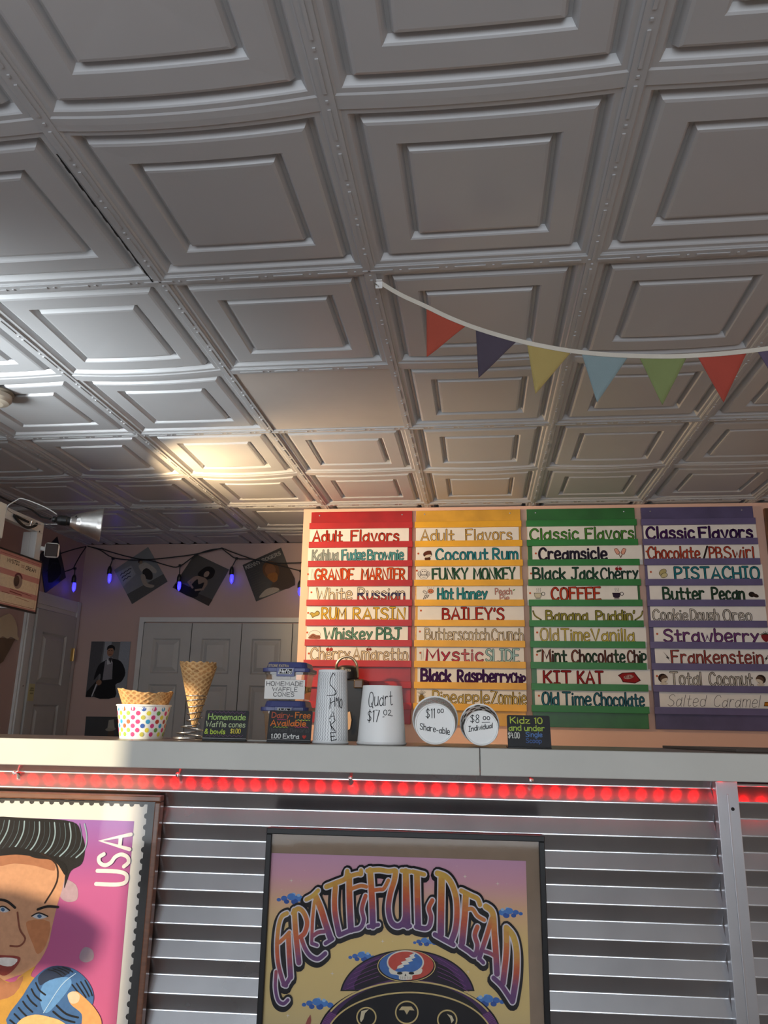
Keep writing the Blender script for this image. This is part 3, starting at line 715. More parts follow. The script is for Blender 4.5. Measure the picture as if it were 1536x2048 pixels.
# badge: concentric circle, red and blue halves, white bolt, skull face below
b.shape(elp(775, 722, 148, 82), A, .0020, DK); b.ribbon(elp(775, 722, 142, 77, 0, 355, 44), .0016, A, .0021, CRM, True)
b.shape(elp(775, 718, 134, 74, 90, 270), A, .0022, ink('#3f69a8')); b.shape(elp(775, 718, 134, 74, -90, 90), A, .0022, ink('#b8483c'))
b.shape(elp(770, 704, 92, 60), A, .0023, ink('#d9d3c4')); b.shape(elp(770, 703, 85, 53), A, .0024, ink('#3f6cae'))
b.shape([a_(770+85*math.cos(math.radians(t)), 703-53*math.sin(math.radians(t))) for t in np.linspace(62, 232, 24)], A, .0025, ink('#bc4a3e'))
b.shape([a_(*p) for p in ((822, 655), (790, 668), (796, 676), (768, 684), (776, 693), (748, 702), (756, 710), (732, 722), (728, 735), (752, 731), (764, 724), (758, 718), (790, 712), (782, 704), (808, 696), (800, 688), (820, 680), (812, 672))], A, .0026, ink('#ddd8ca'))
b.shape([a_(*p) for p in ((690, 735), (730, 752), (770, 748), (812, 752), (852, 735), (846, 760), (806, 768), (800, 788), (742, 788), (736, 768), (698, 760))], A, .0026, ink('#d9d3c4'), 3)
for x in (742, 800): b.shape([a_(x+14*math.cos(t), 757+7*math.sin(t)) for t in np.linspace(0, 6.28, 12)], A, .0027, DK)
b.shape([a_(*p) for p in ((766, 770), (770, 758), (775, 770))], A, .0027, DK)
for x in range(748, 800, 8): b.ribbon([a_(x, 774), a_(x, 786)], .0006, A, .0027, DK)
# arched lettering: hand drawn strokes, black shadow, white line, warm to violet fill
def p1(*c): return [A.loc(540+c[i]/5.486, 1700+c[i+1]/5.486) for i in range(0, len(c), 2)]
def p2(*c): return [A.loc(800+c[i]/5.885, 1700+c[i+1]/5.885) for i in range(0, len(c), 2)]
LET = [  # (stroke, width factor)
 (p1(190, 690, 130, 730, 95, 850, 80, 1050, 95, 1250, 150, 1450, 180, 1480), 1.0), (p1(105, 1010, 160, 960, 215, 900), .9), (p1(205, 930, 215, 1150, 230, 1390), 1.25), (p1(230, 1380, 190, 1450, 150, 1470), 1.),
 (p1(70, 1330, 62, 1500, 90, 1640, 150, 1680, 200, 1640), .8),
 (p1(270, 660, 285, 900, 320, 1230), 1.3), (p1(255, 690, 310, 640, 370, 680, 410, 790, 385, 900, 335, 950), 1.1), (p1(345, 960, 390, 1080, 450, 1160, 530, 1190, 610, 1130), 1.0),
 (p1(400, 540, 470, 500, 530, 440), 1.0), (p1(500, 500, 560, 640, 610, 800, 665, 960), 1.5), (p1(490, 560, 470, 760, 460, 1020), .8), (p1(470, 940, 530, 900, 600, 890), .9), (p1(460, 1020, 520, 1040), .8), (p1(610, 1020, 690, 970), .9),
 (p1(620, 400, 720, 360, 830, 310, 850, 230), 1.15), (p1(720, 400, 710, 560, 720, 720, 760, 920), 1.3),
 (p1(870, 280, 875, 560, 890, 870), 1.5), (p1(860, 290, 960, 260, 1000, 260, 1000, 220), 1.0), (p1(880, 430, 990, 390, 1060, 400), .9), (p1(760, 930, 880, 880, 990, 850, 1030, 760, 1010, 640, 1050, 500), 1.0),
 (p1(1100, 220, 1120, 520, 1130, 830), 1.5), (p1(1070, 225, 1200, 215, 1300, 230, 1370, 220), 1.1), (p1(1120, 440, 1200, 430, 1250, 420, 1300, 330), .9), (p1(1080, 835, 1190, 815), .9),
 (p1(1380, 230, 1365, 330, 1320, 480, 1300, 640, 1330, 780, 1400, 830, 1470, 780, 1500, 640), 1.3), (p1(1490, 230, 1500, 520, 1510, 830), 1.5),
 (p2(60, 260, 60, 560, 60, 860), 1.1), (p2(20, 240, 120, 250), 1.0), (p2(200, 280, 205, 560, 215, 890), 1.45), (p2(150, 250, 285, 285), 1.0), (p2(30, 880, 120, 890), 1.0), (p2(190, 900, 300, 920, 350, 880, 365, 780, 340, 680, 380, 590), 1.1),
 (p2(490, 320, 485, 620, 480, 990), 1.6), (p2(440, 270, 540, 310, 610, 400, 660, 560, 670, 760, 650, 940, 600, 1080), 1.35), (p2(410, 990, 500, 1040, 630, 1110), 1.1),
 (p2(775, 520, 760, 780, 730, 1090), 1.5), (p2(720, 475, 830, 530, 910, 570, 940, 640), 1.1), (p2(770, 700, 850, 690, 910, 770, 990, 820), .9), (p2(710, 1120, 800, 1180, 880, 1230, 910, 1120, 880, 1000, 910, 900), 1.1),
 (p2(1010, 660, 1090, 740, 1110, 980, 1130, 1250, 1140, 1450), 1.4), (p2(1080, 800, 1020, 1000, 960, 1180, 930, 1270), 1.1), (p2(1000, 1190, 1060, 1210, 1110, 1240), .9), (p2(930, 1270, 980, 1320), .9),
 (p2(1250, 920, 1250, 1200, 1210, 1560), 1.35), (p2(1250, 910, 1330, 1010, 1370, 1180, 1370, 1420, 1350, 1600, 1320, 1770), 1.4), (p2(1100, 1500, 1200, 1600, 1320, 1780), 1.1),
]
TOPC = [(100, 500), (150, 445), (250, 400), (370, 320), (480, 235), (660, 225), (860, 245), (1000, 280), (1140, 380), (1240, 460), (1300, 560), (1345, 700)]
BOTC = [(100, 930), (190, 850), (250, 740), (330, 650), (440, 590), (560, 540), (700, 520), (860, 550), (1000, 640), (1100, 700), (1180, 730), (1260, 880), (1345, 920)]
TOPU = [A.loc(500+x/2.477, 1640+y/2.477) for x, y in TOPC]; BOTU = [A.loc(500+x/2.477, 1640+y/2.477) for x, y in BOTC]
_lk = [(200, 162, 76), (198, 150, 72), (196, 134, 68), (194, 114, 62), (192, 98, 58), (182, 84, 62), (160, 78, 84), (132, 72, 106), (112, 68, 114), (98, 64, 112)]
LINK = [ink('#%02x%02x%02x' % tuple(int(np.interp(q/19*9, range(10), [c[j] for c in _lk])) for j in range(3))) for q in range(20)]
def lett(x, y):
    tp_ = np.interp(x, [p[0] for p in TOPU], [p[1] for p in TOPU]); bt_ = np.interp(x, [p[0] for p in BOTU], [p[1] for p in BOTU])
    return min(19, max(0, int((tp_-y)/(tp_-bt_)*20.5)))
W0 = .0088
for pts, f in LET:
    s_ = smooth(pts, 9) if len(pts) > 2 else [(pts[0][0]+(pts[1][0]-pts[0][0])*q/16, pts[0][1]+(pts[1][1]-pts[0][1])*q/16) for q in range(17)]
    sh = [(x-.0005, y-.0045) for x, y in s_]
    b.ribbon(sh, W0*f+.017, A, .0028, DK); b.ribbon([(x+.0005, y+.001) for x, y in s_], W0*f+.013, A, .0029, DK)
    b.ribbon(s_, W0*f+.0052, A, .0031, ink('#cfcad2'))
    c = [lett(*p) for p in s_]; i = 0
    while i < len(s_)-1:
        j = i
        while j < len(s_)-1 and c[j] == c[i]: j += 1
        b.ribbon(s_[i:j+1], W0*f, A, .0033, LINK[c[i]]); i = j
obj('print', b, dp)
# shift the gradient origin: print objects use their own local z
b = MB(); b.box((x0+.007, fo+.003, zb+.007), (x1-.007, fo+.0045, zt-.007), M_GLASS, cf); obj('glass', b, dp)

# ================================================================== THINGS ON THE COUNTER
def onledge(px, off):
    q = cplane(off).loc(px, 1480); return cf(q[0], off, ZT-.0004)
def zat(px, py, off): return cplane(off).loc(px, py)[1]
def wid(pxa, pxb, py, off): return cplane(off).loc(pxb, py)[0]-cplane(off).loc(pxa, py)[0]
TOPZ = ZT-.0004+.0002
face = math.atan2(-1.9, .05)      # angle on a cup that faces the camera
def facing(p): return math.atan2(-p[1], -p[0])

M_WAF = mat('waffle_cone', (.42, .21, .075), .75, var=.25, scale=40)
M_WAFR = mat('waffle_ridge', (.60, .36, .15), .7, var=.2, scale=40)
def waffle(mb, c, prof, rim, rings=16, ns=72, dens=9, twist=1.1, th=.0022, a0=0., a1=2*math.pi, ax=None):
    """rolled waffle sheet: lattice of raised ridges; prof(t)->(r,h) t in 0..1, rim(angle) trims the top"""
    R = rings*4; N = ns
    for side in (0, 1):
        vs = []; cm = []
        for i in range(R+1):
            for j in range(N+1):
                a = a0+(a1-a0)*j/N; t = i/R*rim(a); r, h = prof(t)
                p_ = (a/(2*math.pi)*dens*2+h*70*twist) % 1; q_ = (a/(2*math.pi)*dens*2-h*70*twist) % 1
                rg = min(abs(p_-.5), abs(q_-.5)) < .14
                rr = r+(.0016 if rg else 0)*(1 if side == 0 else -1) - (th if side else 0)
                vs.append((rr*math.cos(a), rr*math.sin(a), h)); cm.append(rg)
        pts = [ax(*p) if ax else (c[0]+p[0], c[1]+p[1], c[2]+p[2]) for p in vs]
        W = N+1
        f1 = []; f2 = []
        for i in range(R):
            for j in range(N):
                f = (i*W+j, i*W+j+1, (i+1)*W+j+1, (i+1)*W+j)
                if side: f = f[::-1]
                (f2 if sum(cm[x] for x in f) >= 2 else f1).append(f)
        base = len(mb.v); mb.v += [tuple(map(float, p)) for p in pts]
        for fl, m in ((f1, M_WAF), (f2, M_WAFR)):
            k_ = mb.mi(m)
            for f in fl: mb.f.append(tuple(base+x for x in f)); mb.m.append(k_); mb.sm.append(True)
        if side == 0: top0 = [base+R*W+j for j in range(W)]
        else:
            top1 = [base+R*W+j for j in range(W)]; k_ = mb.mi(M_WAFR)
            for j in range(N): mb.f.append((top0[j], top0[j+1], top1[j+1], top1[j])); mb.m.append(k_); mb.sm.append(False)

def cup(mb, c, r0, r1, h, m, rimr=.0025, upside=False, n=56):
    """paper cup: r0 bottom radius, r1 rim radius; upside puts the rolled rim on the counter"""
    if not upside:
        pr = [(.0005, .004), (r0-.001, .004), (r0, 0), (r1, h-.004)]
        pr += [(r1+rimr*math.sin(t), h-rimr+rimr*math.cos(t)*-1) for t in np.linspace(.3, math.pi, 7)]
        pr += [(r1-.002, h-.003), (r0-.002, .006)]
    else:
        pr = [(r1-.002, .002)]+[(r1+rimr*math.sin(t), rimr-rimr*math.cos(t)) for t in np.linspace(0, math.pi*.9, 7)]
        pr += [(r0+.0015, h-.002), (r0+.001, h), (r0-.001, h), (r0-.0025, h-.004), (.0005, h-.004)]
    mb.lathe(pr, c, m, n)
# polka dot cup
off = .17; P0 = onledge(282, off); bz = zat(282, 1480, off); hz = zat(282, 1412, off)-bz
r1 = wid(233.5, 334.5, 1414, off)/2; r0 = wid(241, 322, 1478, off)/2
pc = thing('polka_dot_cup', 'white paper ice cream cup with multicoloured polka dots holding waffle bowls', 'cup', P0)
b = MB(); c_ = (P0[0], P0[1], TOPZ); cup(b, c_, r0, r1, hz, M_PAPERW)
cs = Cone(c_, r0, r1, hz, facing(P0)); DC = ['#d8437f', '#3f9fcf', '#e8663f', '#d8437f', '#3c62b4', '#d8437f', '#8fc04a', '#e6d94a']
rowsD = [['#d8437f', '#3f9fcf', '#e8663f', '#d0407c', '#3c62b4'], ['#e6d94a', '#98c552', '#d8437f', '#e6d94a', '#6aa04c', '#d8437f'], ['#d8437f', '#e6d94a', '#98c552', '#d8437f', '#c9c35a'],
         ['#3f9fcf', '#e8663f', '#d8437f', '#3f9fcf', '#c04a36', '#b04038'], ['#d8437f', '#3f9fcf', '#e8663f', '#d8437f', '#3c62b4'], ['#e6d94a', '#98c552', '#d8437f', '#e6d94a', '#6aa04c', '#d8437f'], ['#d8437f', '#e6d94a', '#98c552', '#d8437f', '#c9c35a']]
for i, rw in enumerate(rowsD):
    for j in range(-4, 9):
        cc = rw[(j+12) % len(rw)]; u = (j-2)*.0246+(-.0123 if i % 2 else 0)
        b.dot((u, hz*(.865-i*.1215)), .0056, cs, .0006, mat('dot'+cc, cc, .5, var=0))
obj('cup_body', b, pc)
for k_, (dx, dy, dr, ht, lab) in enumerate(((0, 0, -.002, .040, 'waffle bowl outermost in the polka dot cup, rim highest at the left'), (.006, .004, -.008, .034, 'waffle bowl nested inside another in the polka dot cup, toasted rim leaning right'))):
    b = MB(); zb_ = TOPZ+hz*.55
    prof = lambda t, dr=dr, ht=ht: (r0*.72+(r1*1.06+dr-r0*.72)*t, t*(hz*.45+ht))
    fc = facing(P0)
    if k_ == 0: rim = lambda a, fc=fc: .86+.13*max(0, math.cos(a-fc+1.35))**2+.012*math.sin(a*11)+.006*math.sin(a*23)
    else: rim = lambda a, fc=fc: .88+.12*max(0, math.cos(a-fc-1.3))**2+.02*math.sin(a*9+1)
    waffle(b, (P0[0]+dx, P0[1]+dy, zb_), prof, rim, rings=10, ns=120, dens=10)
    tag(obj('waffle_bowl', b, loc=(P0[0]+dx, P0[1]+dy, zb_)), lab, 'waffle bowl', 'waffle bowls in the polka dot cup')
# waffle cone in a coil wire stand
off = .16; P0 = onledge(386, off); bz = zat(386, 1478, off)
zz = lambda y: zat(386, y, off)-bz+TOPZ
ws = thing('wire_cone_stand', 'coiled steel wire stand holding an upright waffle cone', 'stand', P0)
b = MB(); path = []
R0 = wid(340, 402, 1478, off)/2
for q in range(0, 61): a = q/30*2*math.pi; path.append((P0[0]-.012+R0*math.cos(a)*(1-.06*(q > 30)), P0[1]+R0*math.sin(a), TOPZ+.0022+.0022*q/30))
n_ = 6.3
for q in range(1, 181):
    t = q/180; a = t*n_*2*math.pi; r = R0*(.92-.5*min(1, t*2.2)) if t < .3 else .0155+(.0265-.0155)*(t-.3)/.7
    r = max(r, .0145)
    path.append((P0[0]-.012*(1-min(1, t*2))+r*math.cos(a), P0[1]+r*math.sin(a), TOPZ+.0066+(zz(1392)-TOPZ-.0066)*t))
for q in range(1, 31): a = n_*2*math.pi+q/30*2*math.pi; path.append((P0[0]+.0265*math.cos(a), P0[1]+.0265*math.sin(a), zz(1392)+.002))
b.tube(path, .0015, M_STEEL, 6); obj('wire_coil', b, ws)
zt_ = zz(1322); ztip = zz(1452); Lc = zt_-ztip; rt = wid(358, 431, 1326, off)/2
prof = lambda t: (.0035+(rt-.0035)*t**1.0, Lc*t)
fc = facing(P0)
b = MB()
waffle(b, (P0[0], P0[1], ztip), prof, lambda a: .80+.2*min(1, abs(((a-fc-.35+math.pi) % (2*math.pi))-math.pi)/2.0)+.008*math.sin(a*17), rings=18, ns=90, dens=6)
waffle(b, (P0[0], P0[1]+.001, ztip), lambda t: (.003+(rt-.0075)*t, Lc*t), lambda a: .985+.012*math.sin(a*15), rings=18, ns=90, dens=6)
tag(obj('waffle_cone', b, loc=(P0[0], P0[1], ztip)), 'large rolled waffle cone standing upright in a steel wire coil', 'waffle cone')

# chalkboard price signs
M_SLATE = mat('black_chalkboard', (.012, .012, .014), .3, var=.2, scale=30)
def sign(name, label, px0, px1, ytop, ybot, off, draw, lean=.22):
    u0, v0 = cplane(off).loc(px0, ybot); u1 = cplane(off).loc(px1, ybot)[0]; zb_ = TOPZ
    hgt = cplane(off).loc((px0+px1)/2, ytop)[1]-cplane(off).loc((px0+px1)/2, ybot)[1]
    P_ = cf((u0+u1)/2, off, zb_)
    s = thing(name, label, 'sign', P_, 'chalkboard price signs on the counter')
    nrm = -CN*math.cos(lean)+np.array([0, 0, math.sin(lean)]); pl = Plane(cf((u0+u1)/2, off, zb_+.003), nrm)
    hw = (u1-u0)/2; b = MB(); H = hgt*1.0; r = .004
    out = [(-hw, 0), (hw, 0)]+[(hw-r+r*math.cos(t), H-r+r*math.sin(t)) for t in (0, .5, 1, 1.57)]+[(-hw+r+r*math.cos(t), H-r+r*math.sin(t)) for t in (1.57, 2.1, 2.6, 3.14)]
    b.plate([pl.at(*p) for p in out], nrm, .0028, M_SLATE)
    draw(b, pl, hw, H)
    obj('chalkboard', b, s)
    b = MB(); b.box((u0, off-.004, zb_), (u1, off+.05, zb_+.0028), M_BLACK, cf); obj('foot', b, s, bevel=.0008)
    return s
CH = lambda c: mat('chalk_'+c.lstrip('#'), c, .8, var=.15, scale=200)
def d1_(b, pl, hw, H):
    zig = lambda v, c: b.ribbon([(-hw*.86+i*hw*.1, v+(.0022 if i % 2 else -.0022)) for i in range(18)], .0008, pl, .0004, CH(c))
    zig(H*.93, '#7a4a78'); zig(H*.13, '#7a4a78')
    write(b, pl, 'Homemade', -hw*.84, hw*.86, H*.68, H*.19, .0022, CH('#9fc06a'), off=.0004)
    write(b, pl, 'Waffle cones', -hw*.9, hw*.88, H*.43, H*.18, .0018, CH('#b9c79a'), off=.0004)
    write(b, pl, '& bowls', -hw*.92, hw*.0, H*.19, H*.16, .0020, CH('#b9d04e'), off=.0004)
    write(b, pl, '$1.00', hw*.25, hw*.7, H*.22, H*.15, .0018, CH('#d2c24a'), off=.0004)
    b.ribbon([(-hw*.98, .003), (hw*.98, .003)], .0016, pl, .0005, CH('#a8a8a8'))
sign('chalkboard_sign', 'small chalkboard sign beside the wire cone stand, Homemade waffle cones price', 404, 492, 1421, 1481, .12, d1_)
def d2_(b, pl, hw, H):
    sq = lambda u0, u1, v, c: b.ribbon([(u0+(u1-u0)*i/8, v+(.0012 if i % 2 else -.0012)) for i in range(9)], .0011, pl, .0004, CH(c))
    write(b, pl, 'Dairy-', -hw*.86, hw*.1, H*.76, H*.18, .0022, CH('#b0563c'), off=.0004); write(b, pl, 'Free', hw*.22, hw*.9, H*.76, H*.19, .0024, CH('#c8702e'), off=.0004)
    sq(-hw*.6, -hw*.2, H*.70, '#b0406a'); sq(hw*.3, hw*.9, H*.69, '#b9d04e')
    write(b, pl, 'Available', -hw*.88, hw*.72, H*.50, H*.18, .0026, CH('#cf6f2c'), off=.0004)
    sq(-hw*.75, -hw*.1, H*.45, '#a0b83e'); sq(hw*.25, hw*.85, H*.46, '#c0406a')
    write(b, pl, '(limited flavors)', -hw*.92, hw*.9, H*.30, H*.12, .0012, CH('#4a4a4c'), off=.0004)
    write(b, pl, '1.00 Extra', -hw*.8, hw*.45, H*.09, H*.14, .0022, CH('#d6d6d2'), off=.0004)
    b.shape([(hw*.7+.0045*1.1*(math.sin(t)**3), H*.15+.0045*(math.cos(t)-.35*math.cos(2*t)-.15*math.cos(3*t))) for t in np.linspace(0, 6.2, 22)], pl, .0005, CH('#b03a30'))
    b.ribbon([(-hw*.96, .003), (hw*.96, .003)], .0012, pl, .0005, CH('#8a8a8a'))
sign('chalkboard_sign', 'small chalkboard sign lettered Dairy-Free Available, in front of the blue lidded tubs', 533, 621, 1421, 1484, .10, d2_)
def d3_(b, pl, hw, H):
    write(b, pl, 'Kidz 10', -hw*.84, hw*.64, H*.74, H*.19, .0023, CH('#b5c44a'), off=.0004)
    write(b, pl, 'and under', -hw*.92, hw*.72, H*.51, H*.17, .0022, CH('#a3bc4c'), off=.0004)
    write(b, pl, '$4.00', -hw*.97, -hw*.45, H*.27, H*.18, .0018, CH('#cfcfc6'), off=.0004)
    write(b, pl, 'Single', -hw*.15, hw*.6, H*.32, H*.15, .0016, CH('#5a80b8'), off=.0004)
    write(b, pl, 'Scoop', -hw*.15, hw*.55, H*.13, H*.14, .0016, CH('#4a68a0'), off=.0004)
sign('chalkboard_sign', 'small chalkboard sign at the right end of the row, lettered Kidz 10 and under', 1016, 1103, 1428, 1493, .05, d3_)

# blue lidded plastic tubs
M_LID = mat('blue_plastic_lid', (.055, .065, .20), .35, var=.05)
off = .185
LU0, LU1 = cplane(off).loc(521, 1440)[0], cplane(off).loc(612, 1440)[0]
def tub(name, label, z0, z1, withlabel):
    lid_h = .026; ua, ub = LU0, LU1; oa, ob = off, off+.135
    t = thing(name, label, 'container', cf((ua+ub)/2, (oa+ob)/2, z0), 'blue lidded plastic tubs')
    def loft(levels, m, caps=True):
        mb = MB(); n = 24; rings = []
        for ins, z in levels:
            hu, ho = (ub-ua)/2-ins, (ob-oa)/2-ins; r = .018; ring = []
            for s, (sx, sy) in enumerate(((1, 1), (-1, 1), (-1, -1), (1, -1))):
                for q in range(6):
                    a = s*math.pi/2+q/5*math.pi/2
                    ring.append(cf((ua+ub)/2+sx*(hu-r)+r*math.cos(a), (oa+ob)/2+sy*(ho-r)+r*math.sin(a), z))
            rings.append(ring)
        vs = [p for r_ in rings for p in r_]
        mb.add(vs, [(i*n+j, i*n+(j+1) % n, (i+1)*n+(j+1) % n, (i+1)*n+j) for i in range(len(rings)-1) for j in range(n)], m, False)
        mb.add(rings[0], [tuple(range(n-1, -1, -1))], m)
        if caps: mb.add(rings[-1], [tuple(range(n))], m)
        return mb
    zl_ = z1-lid_h
    mb = loft([(.012, z0), (.010, z0+.004), (.004, zl_-.006), (.001, zl_-.006), (.001, zl_+.004)], M_POLY, False); obj('tub_body', mb, t, label='clear plastic tub body')
    mb = loft([(-.003, zl_), (-.004, zl_+.001), (-.004, zl_+.010), (.004, zl_+.011), (.008, z1-.001), (.010, z1)], M_LID)
    P_ = cplane(oa-.004); cu = (ua+ub)/2+.001
    mb.box((cu-.024, oa-.006, zl_-.012), (cu+.024, oa-.004, zl_+.011), M_LID, cf)
    lid = obj('lid', mb, t, bevel=.001)
    P_ = cplane(oa-.006); mb = MB()
    hu = .018; mb.shape([(cu-hu-.002, zl_-.006), (cu+hu-.002, zl_-.006), (cu+hu+.002, zl_+.008), (cu-hu+.002, zl_+.008)], P_, .0004, ink('#d8d8d8'))
    mb.shape([(cu-hu, zl_-.0048), (cu+hu-.0028, zl_-.0048), (cu+hu, zl_+.0068), (cu-hu+.0028, zl_+.0068)], P_, .0006, ink('#101014'))
    write(mb, P_, 'Hefty', cu-hu+.003, cu+hu-.004, zl_-.0025, .0078, .0017, ink('#e8e8e8'), off=.0008, slant=.2, jit=0)
    obj('logo_tab', mb, lid)
    if withlabel:
        mb = MB(); P_ = cplane(oa+.001)
        mb.box((ua+.006, oa+.0005, z0+.004), (ub-.007, oa+.0015, zl_-.020), M_CARD, cf)
        P2 = cplane(oa+.0004)
        hgt = zl_-.020-z0-.004; K = ink('#1c1a1c')
        write(mb, P2, 'HOMEMADE', ua+.011, ub-.012, z0+.004+hgt*.68, hgt*.22, .0014, K); write(mb, P2, 'WAFFLE', ua+.027, ub-.026, z0+.004+hgt*.40, hgt*.2, .0013, K); write(mb, P2, 'CONES', ua+.030, ub-.034, z0+.004+hgt*.13, hgt*.2, .0013, K)
        obj('paper_label', mb, t, label='white paper label lettered Homemade Waffle Cones')
        P3 = cplane(oa+.0048); mb = MB(); 
        write(mb, P3, 'STORE EXTRA', ua+.012, ua+.066, zl_+.0128, .0058, .0010, ink('#c9b98a'), off=.0008, jit=0); obj('lid_lettering', mb, lid)
    return (ua+ub)/2, (oa+ob)/2
zmid = zat(570, 1399, off)-zat(570, 1480, off)+TOPZ; ztop = zat(570, 1321, off)-zat(570, 1480, off)+TOPZ
cu, co = tub('plastic_tub', 'lower blue lidded clear tub, carrying another tub on its lid', TOPZ, zmid, False)
tub('plastic_tub', 'upper blue lidded clear tub with a paper waffle cone label', zmid+.0005, ztop, True)
for k_, (du, dz, s_) in enumerate(((.034, .022, 1), (-.03, .03, -1))):
    c_ = cf(cu+du, co+.012, zmid+.012+.018); b = MB()
    axf = lambda x, y, z, c_=c_, s_=s_: tuple(c_+CU*(s_*(.022-z))+CN*x+np.array([0, 0, 1.])*y)
    waffle(b, c_, lambda t: (.003+.020*t, .062*t), lambda a: 1., rings=8, ns=40, dens=6, ax=axf)
    tag(obj('waffle_cone', b, loc=tuple(c_)), ['waffle cone lying inside the upper tub, mouth at the right', 'waffle cone lying inside the upper tub, mouth at the left'][k_ if s_ == 1 else 1], 'waffle cone', 'cones packed in the upper tub')

# upside-down shake cup with wavy line print
off = .10; P0 = onledge(661, off); bz = zat(661, 1481, off); hz = zat(661, 1335, off)-bz
r1 = wid(625, 697, 1478, off)/2; r0 = wid(636, 690, 1337, off)/2
sh = thing('shake_cup', 'tall grey wavy patterned paper cup upside down, lettered SHAKE down its side', 'cup', P0)
b = MB(); c_ = (P0[0], P0[1], TOPZ); cup(b, c_, r0, r1-.002, hz, mat('pale_grey_paper_cup', (.84, .86, .86), .4, var=.02), upside=True)
cs = Cone(c_, r1-.0012+.0003, r0+.0013, hz, facing(P0)); GR = ink('#7d8288')
for i in range(-9, 10):
    pts = [(i*.0062+(.0013 if q % 2 else -.0013), .008+(hz-.014)*q/38) for q in range(39)]
    if i % 2: pts = [p for p in pts]
    b.ribbon(pts, .0008, cs, .0005, GR)
K = ink('#17171a')
def vline(*c): return [(c[i]*.001, hz*c[i+1]) for i in range(0, len(c), 2)]
for s_ in (smooth(vline(6, .92, 1, .95, -5, .88, -6, .80, 2, .75, 9, .70, 8, .66, 2, .65, -8, .645), 4), vline(-13, .64, 10, .67),
           vline(-3, .61, -4, .47), vline(-4, .54, 6, .57), vline(7, .62, 8, .50), smooth(vline(11, .61, 13, .60, 14, .58, 12, .575, 11, .59, 11, .61), 3), vline(17, .62, 18, .49), smooth(vline(23, .60, 20, .56, 21, .50, 25, .48, 27, .53, 26, .59, 23, .60), 3),
           vline(-4, .33, 3, .43, 9, .31), vline(-1, .365, 7, .37), vline(-3, .30, 3, .18), vline(8, .30, -1, .25, 10, .17), vline(0, .15, 2, .04), vline(0, .15, 11, .155), vline(1, .10, 9, .105), vline(2, .045, 13, .06)):
    b.ribbon(s_, .0017, cs, .0008, K)
obj('cup_body', b, sh)
# upside-down quart tub
off = .10; P0 = onledge(763, off); bz = zat(763, 1486, off); hz = zat(763, 1369, off)-bz
r1 = wid(713, 812.5, 1482, off)/2; r0 = wid(726, 802, 1370, off)/2
qc = thing('quart_cup', 'plain white quart tub upside down on the counter, lettered Quart $17', 'cup', P0)
b = MB(); c_ = (P0[0], P0[1], TOPZ); cup(b, c_, r0, r1-.003, hz, M_PAPERW, upside=True, rimr=.0035)
cs = Cone(c_, r1-.0015, r0+.0013, hz, facing(P0))
write(b, cs, 'Quart', -.036, .026, hz*.63, .034, .0017, K, off=.0008, rise=.10); write(b, cs, '$17', -.036, -.006, hz*.385, .027, .0017, K, off=.0008)
write(b, cs, '02', .004, .022, hz*.50, .012, .0014, K, off=.0008); b.ribbon([(.002, hz*.465), (.026, hz*.49)], .0014, cs, .0008, K)
obj('cup_body', b, qc)
# two cups lying on their sides, bottoms to the front
def lying(name, label, px, py, rp, rimp, length, off, texts, pattern):
    rb = wid(px-rp, px+rp, py, off)/2; rr = rb*rimp; u = cplane(off).loc(px, py)[0]
    t = math.asin((rr-rb)/length)+.06; ax = CN*math.cos(t)+np.array([0, 0, 1])*math.sin(t)
    c_ = cf(u, off, TOPZ+rb*math.cos(t)+.0005+.003)
    s = thing(name, label, 'cup', cf(u, off+.04, TOPZ))
    b = MB(); pr = [(.0005, .0035), (rb-.004, .0035), (rb-.003, .0002), (rb-.0008, 0), (rb, .001), (rr, length-.003), (rr+.003, length-.002), (rr+.0025, length), (rr-.002, length), (rb-.002, .005), (.0005, .005)]
    b.lathe(pr, c_, M_PAPERW, 56, ax=ax)
    pl = Plane(c_+ax*.0033, -ax)
    for (txt, u0, u1, v, h_, rise) in texts: 
        if txt == '_': b.ribbon([(u0, v), (u1, v+h_)], .0013, pl, .0004, K)
        else: write(b, pl, txt, u0*rb, u1*rb, v*rb, h_*rb, .0016, K, off=.0004, rise=rise)
    e1 = np.cross(ax, np.array([0, 0, 1.])); e1 /= np.linalg.norm(e1); e2 = np.cross(e1, ax)
    class Side:
        def at(self, u, v, off=0.):
            r = rb+(rr-rb)*v/length+off; return c_+ax*v+r*(math.cos(u)*e1+math.sin(u)*e2)
    pattern(b, Side(), length, rb)
    obj('cup_body', b, s)
def pat_a(b, sd, L, rb):
    cl = ['#c9968a', '#bcc4ae', '#c4c4c2', '#b4beb0', '#cfa294']
    for r_ in range(6):
        for q in range(34):
            a = q/34*2*math.pi+(.09 if r_ % 2 else 0); v = .012+r_*(L-.02)/6
            b.shape([(a-.06, v), (a+.06, v), (a+.06, v+.0065), (a-.06, v+.0065)], sd, .0006, ink(cl[(q*3+r_) % 5]))
def pat_b(b, sd, L, rb):
    rnd = random.Random(5)
    for q in range(11):
        a = q/11*2*math.pi
        for r_ in range(3):
            v = .014+r_*.026+rnd.uniform(-.003, .003); aa = a+(.28 if r_ % 2 else 0); w_ = rnd.uniform(.13, .24)
            pts = [(aa+w_*math.cos(t)*rnd.uniform(.8, 1.15), v+.009*math.sin(t)*rnd.uniform(.8, 1.2)) for t in np.linspace(0, 5.6, 9)]
            b.shape(pts, sd, .0006, ink(['#3a2a22', '#6a5244', '#2a2220'][(q+r_) % 3]), 3)
